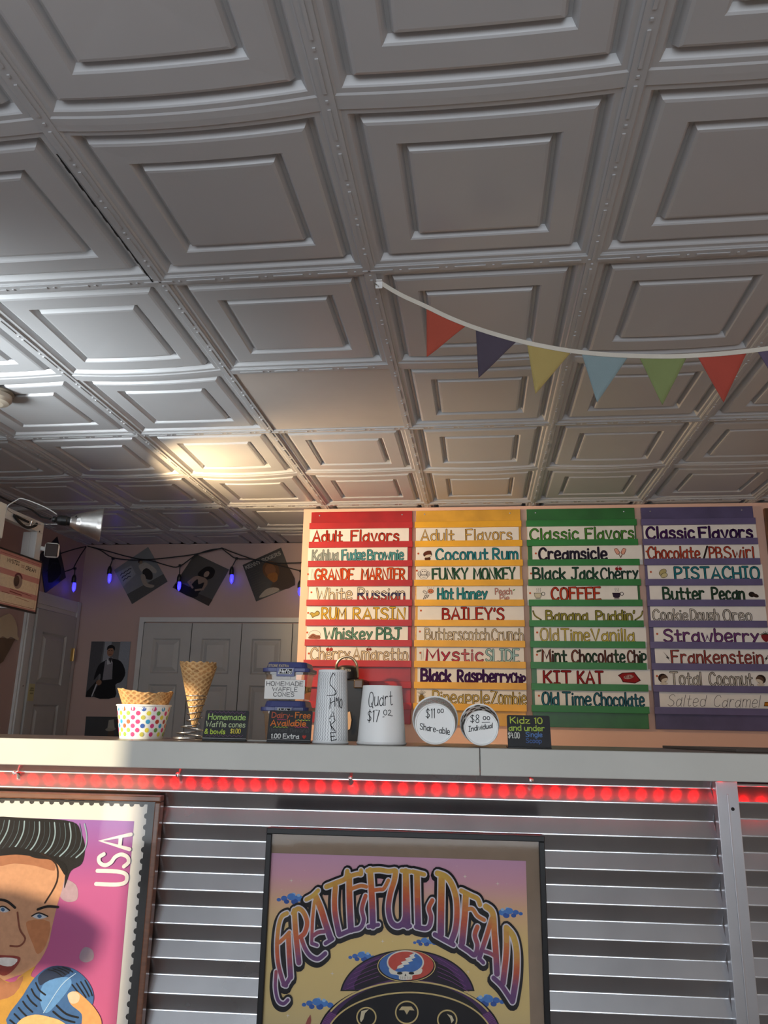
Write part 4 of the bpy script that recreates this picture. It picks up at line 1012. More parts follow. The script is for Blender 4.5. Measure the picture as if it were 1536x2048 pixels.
lying('paper_cup', 'larger white cup lying on its side, bottom lettered $11 Share-able, speckled sides', 870, 1447.5, 40.5, 1.12, .085, .045,
      [('$11', -.45, -.02, .28, .46, 0), ('00', .12, .42, .52, .18, .1), ('Share-able', -.74, .72, -.28, .30, -.16)], pat_a)
lying('paper_cup', 'smaller white cup lying on its side, bottom lettered $8 Individual, brown spotted sides', 962.5, 1452, 34.5, 1.12, .08, .04,
      [('$8', -.62, -.12, .30, .46, 0), ('00', .12, .50, .48, .18, 0), ('_', .002, .02, .0125, .001, 0), ('Individual', -.72, .66, -.22, .28, .18)], pat_b)
# thin board lying on the counter at the right
b = MB(); q0 = cplane(.2).loc(1343, 1494)[0]
pts = [cf(q0, .28, ZT+.006), cf(q0+.12, .10, ZT+.006), cf(U1-.02, .10, ZT+.006), cf(U1-.02, .28, ZT+.006)]
b.plate(pts[::-1], (0, 0, 1), .0058, mat('dark_brown_board', (.10, .075, .06), .5, var=.2))
tag(obj('thin_board', b, loc=tuple(cf(q0+.4, .2, ZT-.0025))), 'thin dark brown board lying flat on the right end of the counter', 'board')
# thin plastic tray edge behind the signs
b = MB(); P_ = cplane(.14); ua, ub = P_.loc(494, 1478)[0], P_.loc(531, 1478)[0]
b.box((ua, .13, TOPZ), (ub+.03, .165, TOPZ+.0035), mat('pale_napkin', (.6, .58, .53), .7, var=.05), cf)
tag(obj('folded_napkin', b, loc=tuple(cf(ua, .14, TOPZ)), bevel=.001), 'thin pale folded napkin on the counter between two chalkboard signs', 'napkin')

# ================================================================== MENU BOARDS
BW, BP, BT, RH = .606, .1145, 2.411, .036
BX = [-.990, -.361, .281, .923]
MP = Plane((0, 4.376, 0), (0, -1, 0))      # card face plane
def px2(p): return MP.loc(*p)
BC = {'red': ('#a8121c', .33), 'yellow': ('#eaa912', .30), 'green': ('#1f7030', .30), 'purple': ('#5a5484', .35)}
BM = {'red': mat('red_board_paint', (.42, .016, .018), .38, var=.18, scale=6), 'yellow': mat('yellow_board_paint', (.78, .40, .02), .38, var=.14, scale=6),
      'green': mat('green_board_paint', (.022, .19, .035), .38, var=.18, scale=6), 'purple': mat('purple_board_paint', (.115, .095, .215), .4, var=.15, scale=6)}
BB = {'red': mat('red_backboard_paint', (.33, .012, .014), .32, var=.3, scale=5), 'yellow': mat('yellow_backboard_paint', (.62, .33, .035), .35, var=.25, scale=5),
      'green': mat('green_backboard_paint', (.024, .13, .03), .32, var=.3, scale=5), 'purple': mat('purple_backboard_paint', (.085, .07, .16), .35, var=.3, scale=5)}
BNM = ['red', 'yellow', 'green', 'purple']
BLB = ['red slotted menu board at the left end of the row', 'yellow slotted menu board between the red and green ones', 'green slotted menu board between the yellow and purple ones', 'purple slotted menu board at the right of the row']
def ztop_rail(k_): return 2.340-k_*BP
for i in range(4):
    nm = BNM[i]; x0, x1 = BX[i], BX[i]+BW
    t = thing('menu_board', BLB[i], 'menu board', (x0+BW/2, YM, 1.195), 'colour painted menu boards')
    b = MB(); b.box((x0, 4.379, 1.195), (x1, YM-.0005, BT), BB[nm]); obj('backboard', b, t, bevel=.0015)
    for k_ in range(10):
        z1 = ztop_rail(k_); b = MB()
        e = random.uniform(-.002, .002)
        b.box((x0-.005+e, 4.362, z1-RH), (x1+.005+e, 4.3735, z1), BM[nm])
        for xx in (x0, x1-.02): b.box((xx, 4.3736, z1-RH+.003), (xx+.02, 4.3789, z1-.014), BM[nm])
        obj('rail', b, t, bevel=.001)
    for xx in (x0+.05, x1-.06):
        b = MB(); b.lathe([(.0001, .002), (.004, .0015), (.0045, 0)], (xx, 4.379, BT-.022), M_STEEL, 10, ax=(0, -1, 0)); obj('screw', b, t)

# flavour cards.  columns: board, row, crop x0 x1 top; then lettering items
CROPS = {0: (590, 1000, 6.024), 1: (820, 1000, 4.656), 2: (1030, 1000, 4.357), 3: (1270, 1000, 4.357)}
DKO, DKN, DKG = '#3a2018', '#1d1a24', '#16241c'
def W_(t, a, c, fill, out=DKO, fw=.0085, ow=.0032, H=.066, v=0., **k_): return ('w', t, a, c, fill, out, fw, ow, H, v, k_)
def D_(fn, x): return ('d', fn, x)
def dcoconut(b, S, x, m=1):
    b.dot((x+.012, .036), .026, S, .0006, ink('#3b1f14'), ry=.020); b.dot((x+.012, .044), .024, S, .0009, ink('#5a2e1c'), ry=.013, rot=.3)
    b.dot((x+.014, .026), .021, S, .0010, ink('#d9cdb8'), ry=.008, rot=.25); b.dot((x+.012, .010), .018, S, .0008, ink('#4a2818'), ry=.012)
def dshell(b, S, x, fl=1):
    b.dot((x, .036), .025, S, .0006, ink('#2a1a14'), ry=.024); b.dot((x+.006*fl, .034), .021, S, .0008, ink('#5a4436'), ry=.018, rot=.5*fl)
    b.dot((x+.008*fl, .026), .019, S, .0010, ink('#cfc4b2'), ry=.009, rot=.4*fl); b.dot((x+.004*fl, .008), .020, S, .0010, ink('#cfc4b2'), ry=.008)
def dcherry(b, S, x, y=.058, s=1., c='#8f2420'):
    for d in (-.008, .009): b.dot((x+d*s, y), .0085*s, S, .0016, ink(c))
    b.ribbon(smooth([(x-.008*s, y+.007*s), (x, y+.016*s), (x+.004*s, y+.022*s)], 3), .0016, S, .0018, ink('#2f2a18')); b.ribbon([(x+.009*s, y+.007*s), (x+.004*s, y+.022*s)], .0016, S, .0018, ink('#2f2a18'))
def dmonkey(b, S, x):
    K_ = ink('#3a2418'); 
    for d in (-.024, .024): b.ribbon([(x+d+.010*math.cos(t), .036+.014*math.sin(t)) for t in np.linspace(0, 6.0, 14)], .0018, S, .0007, K_, True); b.ribbon([(x+d+.005*math.cos(t), .036+.007*math.sin(t)) for t in np.linspace(0, 6.0, 10)], .0014, S, .0007, K_, True)
    b.ribbon([(x+.020*math.cos(t), .044+.020*math.sin(t)) for t in np.linspace(0, 6.1, 18)], .0018, S, .0008, K_, True); b.ribbon([(x+.023*math.cos(t), .020+.014*math.sin(t)) for t in np.linspace(0, 6.1, 18)], .0018, S, .0009, K_, True)
    for d in (-.007, .007): b.dot((x+d, .050), .0035, S, .0010, K_)
    b.ribbon([(x-.012, .018), (x, .013), (x+.012, .018)], .0016, S, .001, K_)
def dbee(b, S, x):
    K_ = ink('#2a1c14')
    b.dot((x+.020, .050), .017, S, .0007, ink('#c87a5a'), ry=.013); b.ribbon([(x+.020+.017*math.cos(t), .050+.013*math.sin(t)) for t in np.linspace(0, 6.1, 16)], .0016, S, .0009, K_, True)
    for d in (0, .010, .02): b.ribbon([(x-.022+d, .004+d*.3), (x-.010+d, .028)], .0035, S, .0008, K_)
    for a in (0, .6): b.ribbon([(x-.012+.014*math.cos(t)*math.cos(2.2+a)-.006*math.sin(t)*math.sin(2.2+a), .044+.014*math.cos(t)*math.sin(2.2+a)+.006*math.sin(t)*math.cos(2.2+a)) for t in np.linspace(0, 6.1, 14)], .0014, S, .0008, K_, True)
    for d in (-.006, .006): b.dot((x+.020+d, .050), .0026, S, .0011, K_)
    for q in range(4): b.ribbon([(x+.006+q*.01, .064), (x+.002+q*.012, .074)], .0013, S, .0008, K_)
def dpine(b, S, x):
    K_ = ink('#2c2416'); b.dot((x, .024), .016, S, .0006, ink('#a8823a'), ry=.022)
    for q in range(-2, 3): b.ribbon([(x+q*.006-.006, .006), (x+q*.006+.008, .042)], .0012, S, .0009, K_); b.ribbon([(x+q*.006+.006, .006), (x+q*.006-.008, .042)], .0012, S, .0009, K_)
    for q in range(-3, 4): b.ribbon([(x+q*.002, .045), (x+q*.008, .070-abs(q)*.003)], .0017, S, .0009, K_)
    b.ribbon([(x+.016, .03), (x+.05, .03)], .0012, S, .0008, K_)
def dpop(b, S, x):
    for d, r in ((-.016, .5), (.020, -.45)):
        c_, s_ = math.cos(r), math.sin(r); f = lambda u, v: (x+d+u*c_-v*s_, .046+u*s_+v*c_)
        P_ = [f(-.010, -.016), f(.010, -.016), f(.010, .010), f(.006, .018), f(-.006, .018), f(-.010, .010)]
        b.shape(P_, S, .0007, ink('#7a3a30'), 3); b.shape([f(-.0075, -.0135), f(.0075, -.0135), f(.0075, .009), f(.004, .0155), f(-.004, .0155), f(-.0075, .009)], S, .0009, ink('#dca590'), 3)
        b.ribbon([f(0, -.017), f(0, -.040)], .004, S, .0008, ink('#6a4a34'))
def dmug(b, S, x, c, k_=None):
    K_ = ink(k_ or '#2c2018')
    b.shape([(x-.024, .040), (x+.022, .040), (x+.016, .016), (x+.008, .010), (x-.010, .010), (x-.019, .016)], S, .0007, K_); b.shape([(x-.021, .0375), (x+.019, .0375), (x+.0135, .0175), (x+.007, .0125), (x-.009, .0125), (x-.0165, .0175)], S, .0009, ink(c))
    b.ribbon([(x+.028+.009*math.cos(t), .034+.009*math.sin(t)) for t in np.linspace(0, 6.1, 14)], .0028, S, .0008, K_, True); b.ribbon([(x-.014, .006), (x+.012, .006)], .003, S, .0008, K_)
    for d in (-.008, .002, .011): b.ribbon(smooth([(x+d, .046), (x+d+.003, .054), (x+d, .060), (x+d+.003, .067)], 3), .0014, S, .0008, K_)
def dbanana(b, S, x, fl=1):
    b.ribbon(smooth([(x-.022*fl, .052), (x-.012*fl, .026), (x+.020*fl, .004)], 4), .0085, S, .0007, ink('#2f2a14')); b.ribbon(smooth([(x-.021*fl, .048), (x-.011*fl, .026), (x+.016*fl, .007)], 4), .0045, S, .0009, ink('#8f8a3a'))
def dwrap(b, S, x):
    b.shape([(x-.058, .048), (x-.034, .062), (x+.03, .066), (x+.048, .040), (x+.062, .022), (x+.030, .006), (x-.034, .012), (x-.044, .034)], S, .0007, ink('#4a0f12'))
    b.shape([(x-.052, .046), (x-.032, .058), (x+.028, .062), (x+.044, .038), (x+.054, .022), (x+.028, .010), (x-.030, .016), (x-.040, .034)], S, .0009, ink('#8f1a1e'))
    b.dot((x-.002, .040), .026, S, .0011, ink('#b9a8a0'), ry=.011, rot=.15); write(b, S, 'KIT KAT', x-.022, x+.018, .034, .013, .0024, ink('#7a1418'), off=.0013, slant=.2)
def dleaf(b, S, x): 
    for d, y in ((-.006, .058), (.006, .062)): b.dot((x+d, y), .009, S, .0007, ink('#3c4a34'), ry=.006, rot=.6)
def dpist(b, S, x):
    K_ = ink('#2a2a1c'); b.dot((x, .040), .024, S, .0007, K_, ry=.016, rot=.7); b.dot((x, .040), .0215, S, .0009, ink('#b0a470'), ry=.0135, rot=.7); b.dot((x+.006, .022), .020, S, .0010, K_, ry=.014, rot=.4); b.dot((x+.006, .022), .0175, S, .0012, ink('#c2b98a'), ry=.0115, rot=.4)
def dpecan(b, S, x): b.dot((x-.006, .030), .017, S, .0007, ink('#1f140e'), ry=.015); b.dot((x+.012, .024), .018, S, .0008, ink('#33211a'), ry=.010, rot=-.35)
def dstraw(b, S, x):
    b.shape([(x-.022, .040), (x, .048), (x+.022, .040), (x+.018, .018), (x, .002), (x-.018, .018)], S, .0007, ink('#7f1f24'), 4)
    for q in range(-3, 4): b.ribbon([(x, .044), (x+q*.010, .060-abs(q)*.006)], .003, S, .0009, ink('#22361e'))
def dbolt(b, S, x, fl=1): b.shape([(x-.022*fl, .064), (x-.002*fl, .036), (x-.008*fl, .034), (x+.024*fl, .0), (x+.004*fl, .024), (x+.011*fl, .027)], S, .0007, ink('#3a3634')); 
def dcara(b, S, x): b.shape([(x-.016, .012), (x-.010, .034), (x+.03, .036), (x+.03, .012)], S, .0007, ink('#4a2a10')); b.shape([(x-.013, .015), (x-.008, .031), (x+.028, .033), (x+.028, .015)], S, .0009, ink('#b9741c'))
def draisin(b, S, x):
    b.shape([(x-.030, .034), (x-.016, .044), (x-.002, .038), (x+.014, .052), (x+.030, .042), (x+.026, .026), (x+.004, .018), (x-.012, .010), (x-.020, .024)], S, .0007, ink('#5a5220'), 3)
    b.shape([(x-.026, .034), (x-.015, .040), (x-.002, .035), (x+.014, .047), (x+.026, .040), (x+.022, .028), (x+.004, .022), (x-.011, .015), (x-.017, .026)], S, .0009, ink('#b39c4a'), 3)
def dbowl(b, S, x):
    b.ribbon([(x+.034*math.cos(t), .030+.022*math.sin(t)) for t in np.linspace(-.4, 3.5, 20)], .0016, S, .0007, ink('#4a3428'))
    b.shape([(x-.034, .006), (x-.028, .022), (x-.010, .034), (x+.012, .026), (x+.030, .024), (x+.030, .004)], S, .0007, ink('#8a5a48'), 3); b.ribbon(smooth([(x-.024, .010), (x-.01, .024), (x+.008, .014), (x+.024, .018)], 4), .002, S, .0009, ink('#4a2a20'))
def dbottle(b, S, x):
    for d in (-.006, .006): b.ribbon([(x+d, .0), (x+d, .040), (x+d*.5, .050), (x+d*.5, .068)], .0014, S, .0007, ink('#6a5a50'))
def dpeach(b, S, x):
    K_ = ink('#43281c'); write(b, S, 'Peach', x-.052, x+.040, .032, .034, .0034, ink('#c98f84'), off=.0007, out=K_, outw=.0014); write(b, S, 'Pie', x-.026, x+.024, -.006, .034, .0034, ink('#c98f84'), off=.0007, out=K_, outw=.0014)
    b.dot((x+.052, .056), .008, S, .001, ink('#7a9a6a'), ry=.004, rot=.6)
def dsmall(b, S, x): b.ribbon([(x-.004, .008), (x-.004, .05)], .004, S, .0007, ink('#a8a39a')); b.ribbon([(x+.006, .008), (x+.006, .06)], .0014, S, .0007, ink('#9a958c'))

RUS = '@rus'
CARDS = [
 # board, row, x0, x1, top(px crop), dot x or None, items, colour words
 (0, 0, 180, 1372, 312, None, [W_('Adult', 215, 575, '#b5301a', '#4a1a10'), W_('Flavors', 675, 1255, '#b5301a', '#4a1a10')], 'white card with red bubble letters Adult Flavors, top of the red board'),
 (0, 1, 157, 1355, 542, None, [W_('Kahlua', 210, 525, '#8f9a98', '#5a5f5c', ow=.0022, H=.060, v=.004), W_('Fudge', 565, 850, '#4f8f98', '#2f4a50', H=.060, v=.004), W_('Brownie', 872, 1310, '#4f9498', '#243c40', H=.060, v=.004)], 'white card with pale grey then blue letters, Fudge Brownie, red board'),
 (0, 2, 165, 1360, 768, 160, [D_(dbottle, 210), W_('GRANDE', 240, 712, '#cc4a1c', '#6a2410'), W_('MARNIER', 800, 1330, '#cc4a1c', '#6a2410')], 'white card of orange capitals with a bottle sketch, red board'),
 (0, 3, 165, 1385, 998, 200, [W_('White', 258, 690, '#d9c9a8', DKO, ow=.0020, fw=.0075), W_('Russian', 757, 1325, RUS, DKN, ow=.0022)], 'white card reading White Russian with three colour striped letters, red board'),
 (0, 4, 145, 1365, 1245, 160, [D_(draisin, 238), W_('RUM', 322, 620, '#d0a83c', '#5a3a18'), W_('RAISIN', 700, 1330, '#d0a83c', '#5a3a18')], 'white card of golden yellow capitals with a raisin drawing, red board'),
 (0, 5, 140, 1360, 1478, 150, [D_(dbowl, 240), W_('Whiskey', 350, 935, '#5f8a78', '#25382f'), W_('PBJ', 980, 1280, '#4f8270', '#203228')], 'white card of grey green letters with a bowl drawing, red board'),
 (0, 6, 138, 1380, 1712, 170, [W_('Cherry', 190, 665, '#d6c5a6', '#4a2c20', ow=.0020, fw=.0072), W_('Amaretto', 695, 1362, '#d6c5a6', '#4a2c20', ow=.0020, fw=.0072), D_(lambda b, S, x: dcherry(b, S, x, .060, 1.2, '#a03a30'), 415), D_(lambda b, S, x: dcherry(b, S, x, .062, .9, '#7a3028'), 890)], 'white card of outlined letters dotted with red cherries, lowest on the red board'),
 (1, 0, 55, 1012, 230, None, [W_('Adult', 100, 410, '#d8b060', '#4a3018', ow=.0019, fw=.006), W_('Flavors', 518, 948, '#d8b060', '#4a3018', ow=.0019, fw=.006)], 'white card with thin yellow letters Adult Flavors, top of the yellow board'),
 (1, 1, 55, 1022, 400, 78, [D_(dcoconut, 145), W_('Coconut', 238, 725, '#1f7f8c', '#123038', ow=.0024), W_('Rum', 768, 1003, '#1f7f8c', '#123038', ow=.0024)], 'white card of teal letters beside a brown coconut, yellow board'),
 (1, 2, 55, 1022, 590, 64, [D_(dmonkey, 128), W_('FUNKY', 207, 540, '#2a5a40', '#12241c', fw=.0075), W_('MONKEY', 590, 980, '#2a5a40', '#12241c', fw=.0075)], 'white card of dark green capitals beside a monkey face, yellow board'),
 (1, 3, 60, 1048, 765, None, [D_(dbee, 160), W_('Hot', 255, 405, '#2f8a90', '#17343a'), W_('Honey', 438, 720, '#2f8a90', '#17343a'), D_(dpeach, 880)], 'white card of teal letters with a bee, Peach Pie added small, yellow board'),
 (1, 4, 72, 1060, 955, 102, [W_("BAILEY'S", 300, 876, '#a82a20', '#45130e')], 'white card with short red capitals centred on it, yellow board'),
 (1, 5, 62, 1060, 1135, 92, [W_('Butterscotch', 138, 738, '#dccfae', '#432c1a', ow=.0018, fw=.005), W_('Crunch', 758, 1053, '#dccfae', '#432c1a', ow=.0018, fw=.005)], 'white card of narrow outlined letters filling its whole width, yellow board'),
 (1, 6, 62, 1060, 1335, 96, [D_(dsmall, 112), W_('Mystic', 148, 682, '@pink', '#5a2a30'), W_('SLIDE', 702, 1018, '#9fc4c4', '#3a5054', ow=.0022)], 'white card of pink letters then pale blue capitals, yellow board'),
 (1, 7, 70, 1080, 1530, None, [W_('Black', 100, 385, '#3a1450', '#2a0d3c', fw=.011), W_('Raspberry', 440, 938, '#3a1450', '#2a0d3c', fw=.009), W_('Chip', 938, 1074, '#3a1450', '#2a0d3c', fw=.006, ow=.002, H=.052)], 'white card of heavy solid purple letters, yellow board'),
 (1, 8, 62, 1085, 1735, None, [D_(dpine, 108), W_('Pineapple', 210, 738, '#cdb46a', '#4a3a1a', ow=.0020, fw=.006), W_('Zombie', 752, 1082, '#cdb46a', '#4a3a1a', ow=.0020, fw=.006)], 'white card of pale yellow letters with a pineapple, lowest on the yellow board'),
 (2, 0, 106, 1040, 205, None, [W_('Classic', 126, 553, '#4a8a34', '#1c3014'), W_('Flavors', 610, 1033, '#4a8434', '#1c3014')], 'white card with green bubble letters Classic Flavors, top of the green board'),
 (2, 1, 150, 1106, 370, 180, [W_('Creamsicle', 204, 800, '#221c30', '#15121f', fw=.009), D_(dpop, 912)], 'white card of black letters with two ice pops drawn, green board'),
 (2, 2, 116, 1078, 540, 138, [W_('Black', 152, 440, '#1f4a38', '#0f221a', fw=.008), W_('Jack', 485, 725, '#1f4a38', '#0f221a', fw=.008), W_('Cherry', 742, 1070, '#1c4238', '#0f221a', fw=.006, ow=.0024), D_(lambda b, S, x: dcherry(b, S, x, .060, 1.1, '#8a1a1e'), 900)], 'white card of dark green letters topped by red cherries, green board'),
 (2, 3, 104, 1066, 712, 130, [D_(lambda b, S, x: dmug(b, S, x, '#c9c4ae', '#2c3a2c'), 200), W_('COFFEE', 312, 745, '#b5381e', '#4a160c'), D_(lambda b, S, x: dmug(b, S, x, '#2a1c34'), 882)], 'white card of red orange capitals between two drawn mugs, green board'),
 (2, 4, 146, 1116, 918, None, [D_(dbanana, 192), W_('Banana', 266, 635, '#8f8a3c', '#38341a', ow=.0022, H=.056, v=-.004), W_("Puddin'", 700, 1045, '#8f8a3c', '#38341a', ow=.0022, H=.056, v=-.004), D_(lambda b, S, x: dbanana(b, S, x, -1), 1075)], 'grey white card of olive letters between two bananas, set low in the green board'),
 (2, 5, 166, 1140, 1075, 192, [W_('Old', 218, 378, '#cfbf74', '#6a5a34', ow=.0017, fw=.0055), W_('Time', 400, 648, '#c9b654', '#5c4f2a', ow=.0019, fw=.006), W_('Vanilla', 660, 1038, '#c9b654', '#5c4f2a', ow=.0019, fw=.006)], 'white card of pale yellow letters, Old Time Vanilla, green board'),
 (2, 6, 160, 1148, 1258, 190, [D_(dleaf, 208), W_('Mint', 232, 448, '@mint', '#241a16', fw=.007), W_('Chocolate', 490, 955, '@mint', '#241a16', fw=.0065), W_('Chip', 975, 1140, '@mint', '#241a16', fw=.0055, ow=.0024)], 'white card of mixed brown and green letters with a mint leaf, green board'),
 (2, 7, 190, 1178, 1445, None, [W_('KIT', 245, 488, '#8f1c20', '#3f0d0f'), W_('KAT', 540, 768, '#8f1c20', '#3f0d0f'), D_(dwrap, 990)], 'white card of dark red capitals with a red candy wrapper, green board'),
 (2, 8, 172, 1166, 1625, 208, [W_('Old', 232, 380, '#2f6f80', '#14262e'), W_('Time', 412, 660, '#2a6676', '#14262e', fw=.007), W_('Chocolate', 682, 1122, '#2a6676', '#14262e', fw=.0065)], 'white card of teal blue letters, Old Time Chocolate, lowest on the green board'),
 (3, 0, 72, 1055, 192, None, [W_('Classic', 92, 515, '#3a1250', '#1c0a28', fw=.010), W_('Flavors', 550, 1020, '#33104a', '#1c0a28', fw=.010)], 'white card with dark violet letters Classic Flavors, top of the purple board'),
 (3, 1, 80, 1078, 352, 97, [W_('Chocolate', 106, 560, '#b5402a', '#4a170e', ow=.0024, fw=.0065), W_('/', 585, 632, '#2a1a18', '#1c1210', fw=.005), W_('PB', 640, 752, '#b5402a', '#4a170e', ow=.0022, fw=.0055), W_('Swirl', 768, 1030, '#b5402a', '#4a170e', ow=.0022, fw=.006)], 'white card of orange red letters, Chocolate and PB Swirl, purple board'),
 (3, 2, 108, 1110, 535, 135, [D_(dpist, 238), W_('PISTACHIO', 338, 1080, '#1c7480', '#0f2c32', fw=.0085)], 'white card of large teal capitals with a nut drawing, purple board'),
 (3, 3, 126, 1128, 718, None, [W_('Butter', 238, 598, '#244a34', '#101e16', fw=.0075), W_('Pecan', 662, 948, '#22402e', '#101e16', fw=.0075), D_(dpecan, 1022)], 'white card of dark green letters with a brown nut at the right, purple board'),
 (3, 4, 132, 1140, 898, None, [W_('Cookie', 150, 455, '#c2bcb2', '#1c1a1a', ow=.0018, fw=.0062, H=.060), W_('Dough', 478, 726, '#c2bcb2', '#1c1a1a', ow=.0018, fw=.0062, H=.060), W_('Oreo', 762, 1010, '#c2bcb2', '#1c1a1a', ow=.0018, fw=.0062, H=.060)], 'white card of hollow black outlined letters, Cookie Dough, purple board'),
 (3, 5, 162, 1180, 1075, 190, [W_('Strawberry', 244, 1072, '#6a3a70', '#301a34', fw=.0080), D_(dstraw, 1132)], 'white card of violet letters ending in a strawberry, purple board'),
 (3, 6, 172, 1185, 1258, None, [D_(dbolt, 278), W_('Frankenstein', 312, 1108, '#96403a', '#3a1a18', fw=.0065, ow=.0024), D_(lambda b, S, x: dbolt(b, S, x, -1), 1140)], 'white card of brick red letters between two lightning bolts, purple board'),
 (3, 7, 166, 1190, 1462, 190, [D_(dshell, 240), W_('Total', 305, 575, '#c2bcb0', '#2c2420', ow=.0018, fw=.006), W_('Coconut', 640, 1018, '#c2bcb0', '#2c2420', ow=.0018, fw=.006), D_(lambda b, S, x: dshell(b, S, x, -1), 1092)], 'white card of hollow letters between two coconut halves, purple board'),
 (3, 8, 212, 1200, 1645, None, [W_('Salted', 275, 600, '#2a2426', None, fw=.0026, H=.060, v=.004, slant=.25), W_('Caramel', 672, 1072, '#2a2426', None, fw=.0026, H=.060, v=.004, slant=.25), D_(dcara, 1140)], 'white card of thin cursive script with a caramel, lowest on the purple board'),
]
DOT = ink('#b8532c')
for (bi, row, xa, xb, top, dotx, items, lab) in CARDS:
    ox, oy, sc = CROPS[bi]
    y_mid = oy+top/sc; f = lambda x, y_mid=y_mid, ox=ox, sc=sc: MP.loc(ox+x/sc, y_mid+12)[0]
    zr = ztop_rail(row+1)                     # top of the rail the card sits behind
    u0, u1 = f(xa), f(xb); zt_ = MP.loc(ox+(xa+xb)/2/sc, y_mid)[1]
    zt_ = min(zt_, ztop_rail(row)-RH+.004)
    b = MB()
    tilt = random.uniform(-.0012, .0012)
    S = Plane((0, 4.3762, zr), (0, -1, 0))
    b.box((u0, 4.3762, zr-RH+.006), (u1, 4.3778, zt_), M_CARD)
    for it in items:
        if it[0] == 'w':
            _, t, a, c, fill, out, fw, ow, H, v, kk = it
            
            if ow < .0025 and out: ow, fw = .0030, fw*.80
            else: fw *= .82; ow *= .95
            a, c = f(a)+fw/2, f(c)-fw/2; H = min(H, zt_-zr-.005)
            kk = dict(kk)
            if fill == RUS:
                st_ = strokes(t, a, c, .001+v, H, jit=.02, flat=True)
                for ch, p in st_: b.ribbon(p, fw+2*ow, S, .0006, ink(out))
                mr = ramp_mat('tricolour_ink', 2, [(0., '#a83428'), (.0215, '#a83428'), (.022, '#2c2a58'), (.041, '#2c2a58'), (.0415, '#d2c8b4'), (.08, '#d2c8b4')], .7)
                for ch, p in st_: b.ribbon(p, fw, S, .0011, mr)
            else:
                mats = None
                if fill == '@pink': mats = [ink(x) for x in ('#a8283c', '#b5344c', '#b84a58', '#c06a72', '#c88088', '#b85a68')]; fm = None
                elif fill == '@mint': mats = [ink(x) for x in ('#7a4438', '#4a2c26', '#2c4a34', '#234a3a', '#5a2a2c')]; fm = None
                else: fm = ink(fill)
                write(b, S, t, a, c, .001+v, H, fw, fm, off=.0006, out=ink(out) if out else None, outw=ow, mats=mats, jit=.03, flat=True, **kk)
        else: it[1](b, S, f(it[2]))
    if dotx: b.dot((f(dotx), random.uniform(.035, .055)), .0058, S, .0006, DOT)
    tag(obj('flavor_card', b, loc=((u0+u1)/2, 4.377, zr)), lab, 'menu card', 'hand lettered flavour cards')

# brown board at the right of the purple board
b = MB(); q = MP.loc(1528, 1015); b.box((q[0], 4.37, 1.75), (q[0]+.5, YM-.0005, q[1]-.005), mat('stained_brown_wood', (.12, .05, .018), .45, var=.3, scale=12, stretch=(8, 1, 1)))
tag(obj('wooden_board', b, loc=(q[0]+.25, 4.385, 1.75), bevel=.002), 'brown stained wooden board at the right edge beyond the purple menu board', 'board')

# ================================================================== BREWER ON A BACK SHELF
b = MB(); b.box((-1.03, 4.02, 0), (2.6, YM-.0005, 1.03), M_WHITE); tag(obj('back_cabinet', b, loc=(.8, 4.2, 0)), 'low white cabinet along the menu wall hidden behind the counter, carrying the brewer', 'cabinet')
YBv = 4.14; BP_ = Plane((0, YBv, 0), (0, -1, 0)); q = lambda x, y: BP_.loc(x, y)
xa, xb = q(662, 1440)[0], q(725, 1440)[0]; zh = q(690, 1357)[1]
br = thing('coffee_brewer', 'black single cup coffee brewer with its arched handle raised, behind the tall grey cup', 'coffee maker', ((xa+xb)/2, YBv+.1, 1.0302))
b = MB(); b.box((xa, YBv+.02, 1.0302), (xb, YBv+.22, zh), M_BLACK); obj('body', b, br, bevel=.012)
ha, hb = q(667, 1345)[0], q(713, 1345)[0]; hz_ = q(690, 1329)[1]; hc = (ha+hb)/2
b = MB(); b.lathe([(.0005, hz_-zh), ((hb-ha)*.30, hz_-zh-.002), ((hb-ha)*.44, hz_-zh-.012), ((hb-ha)*.5, hz_-zh-.035), ((hb-ha)*.5, .0005), (.0005, .0005)], (hc, YBv+.075, zh), M_BLACK, 32); hd = obj('head', b, br)
b = MB()
P_ = Plane((hc, YBv+.012, 0), (0, -1, 0)); write(b, P_, 'KEURIG', -.028, .028, hz_-.034, .010, .0016, ink('#b5b5b5'), off=.0006, jit=0); obj('lettering', b, hd)
M_CHA = mat('champagne_handle', (.62, .52, .36), .3, .9, var=.1, scale=60)
b = MB(); R = (hb-ha)*.46; ztp = q(688, 1311)[1]; path = [(hc-R*1.05, YBv+.06, zh+.01), (hc-R, YBv+.05, ztp-R*1.05)]+[(hc-R*math.cos(t), YBv+.045, ztp-R*1.05+R*1.0*math.sin(t)) for t in np.linspace(.2, math.pi-.2, 12)]+[(hc+R, YBv+.05, ztp-R*1.05), (hc+R*1.05, YBv+.06, zh+.01)]
b.tube(path, .0075, M_CHA, 10); obj('handle', b, br, label='champagne metal arched handle')
b = MB(); x_ = q(707, 1370)[0]; b.box((x_, YBv-.0, zh-.05), (q(726, 1370)[0], YBv+.05, zh-.004), mat('smoked_plastic', (.08, .05, .03), .25, var=0)); obj('spout_housing', b, br, bevel=.006)
b = MB(); b.poly([BP_.at(*q(x, y), 0) for x, y in ((692, 1425), (700, 1423), (703, 1440), (700, 1458), (692, 1462))][::-1], mat('peach_paper_tag', (.72, .50, .34), .7, var=.05)); obj('paper_tag', b, br)

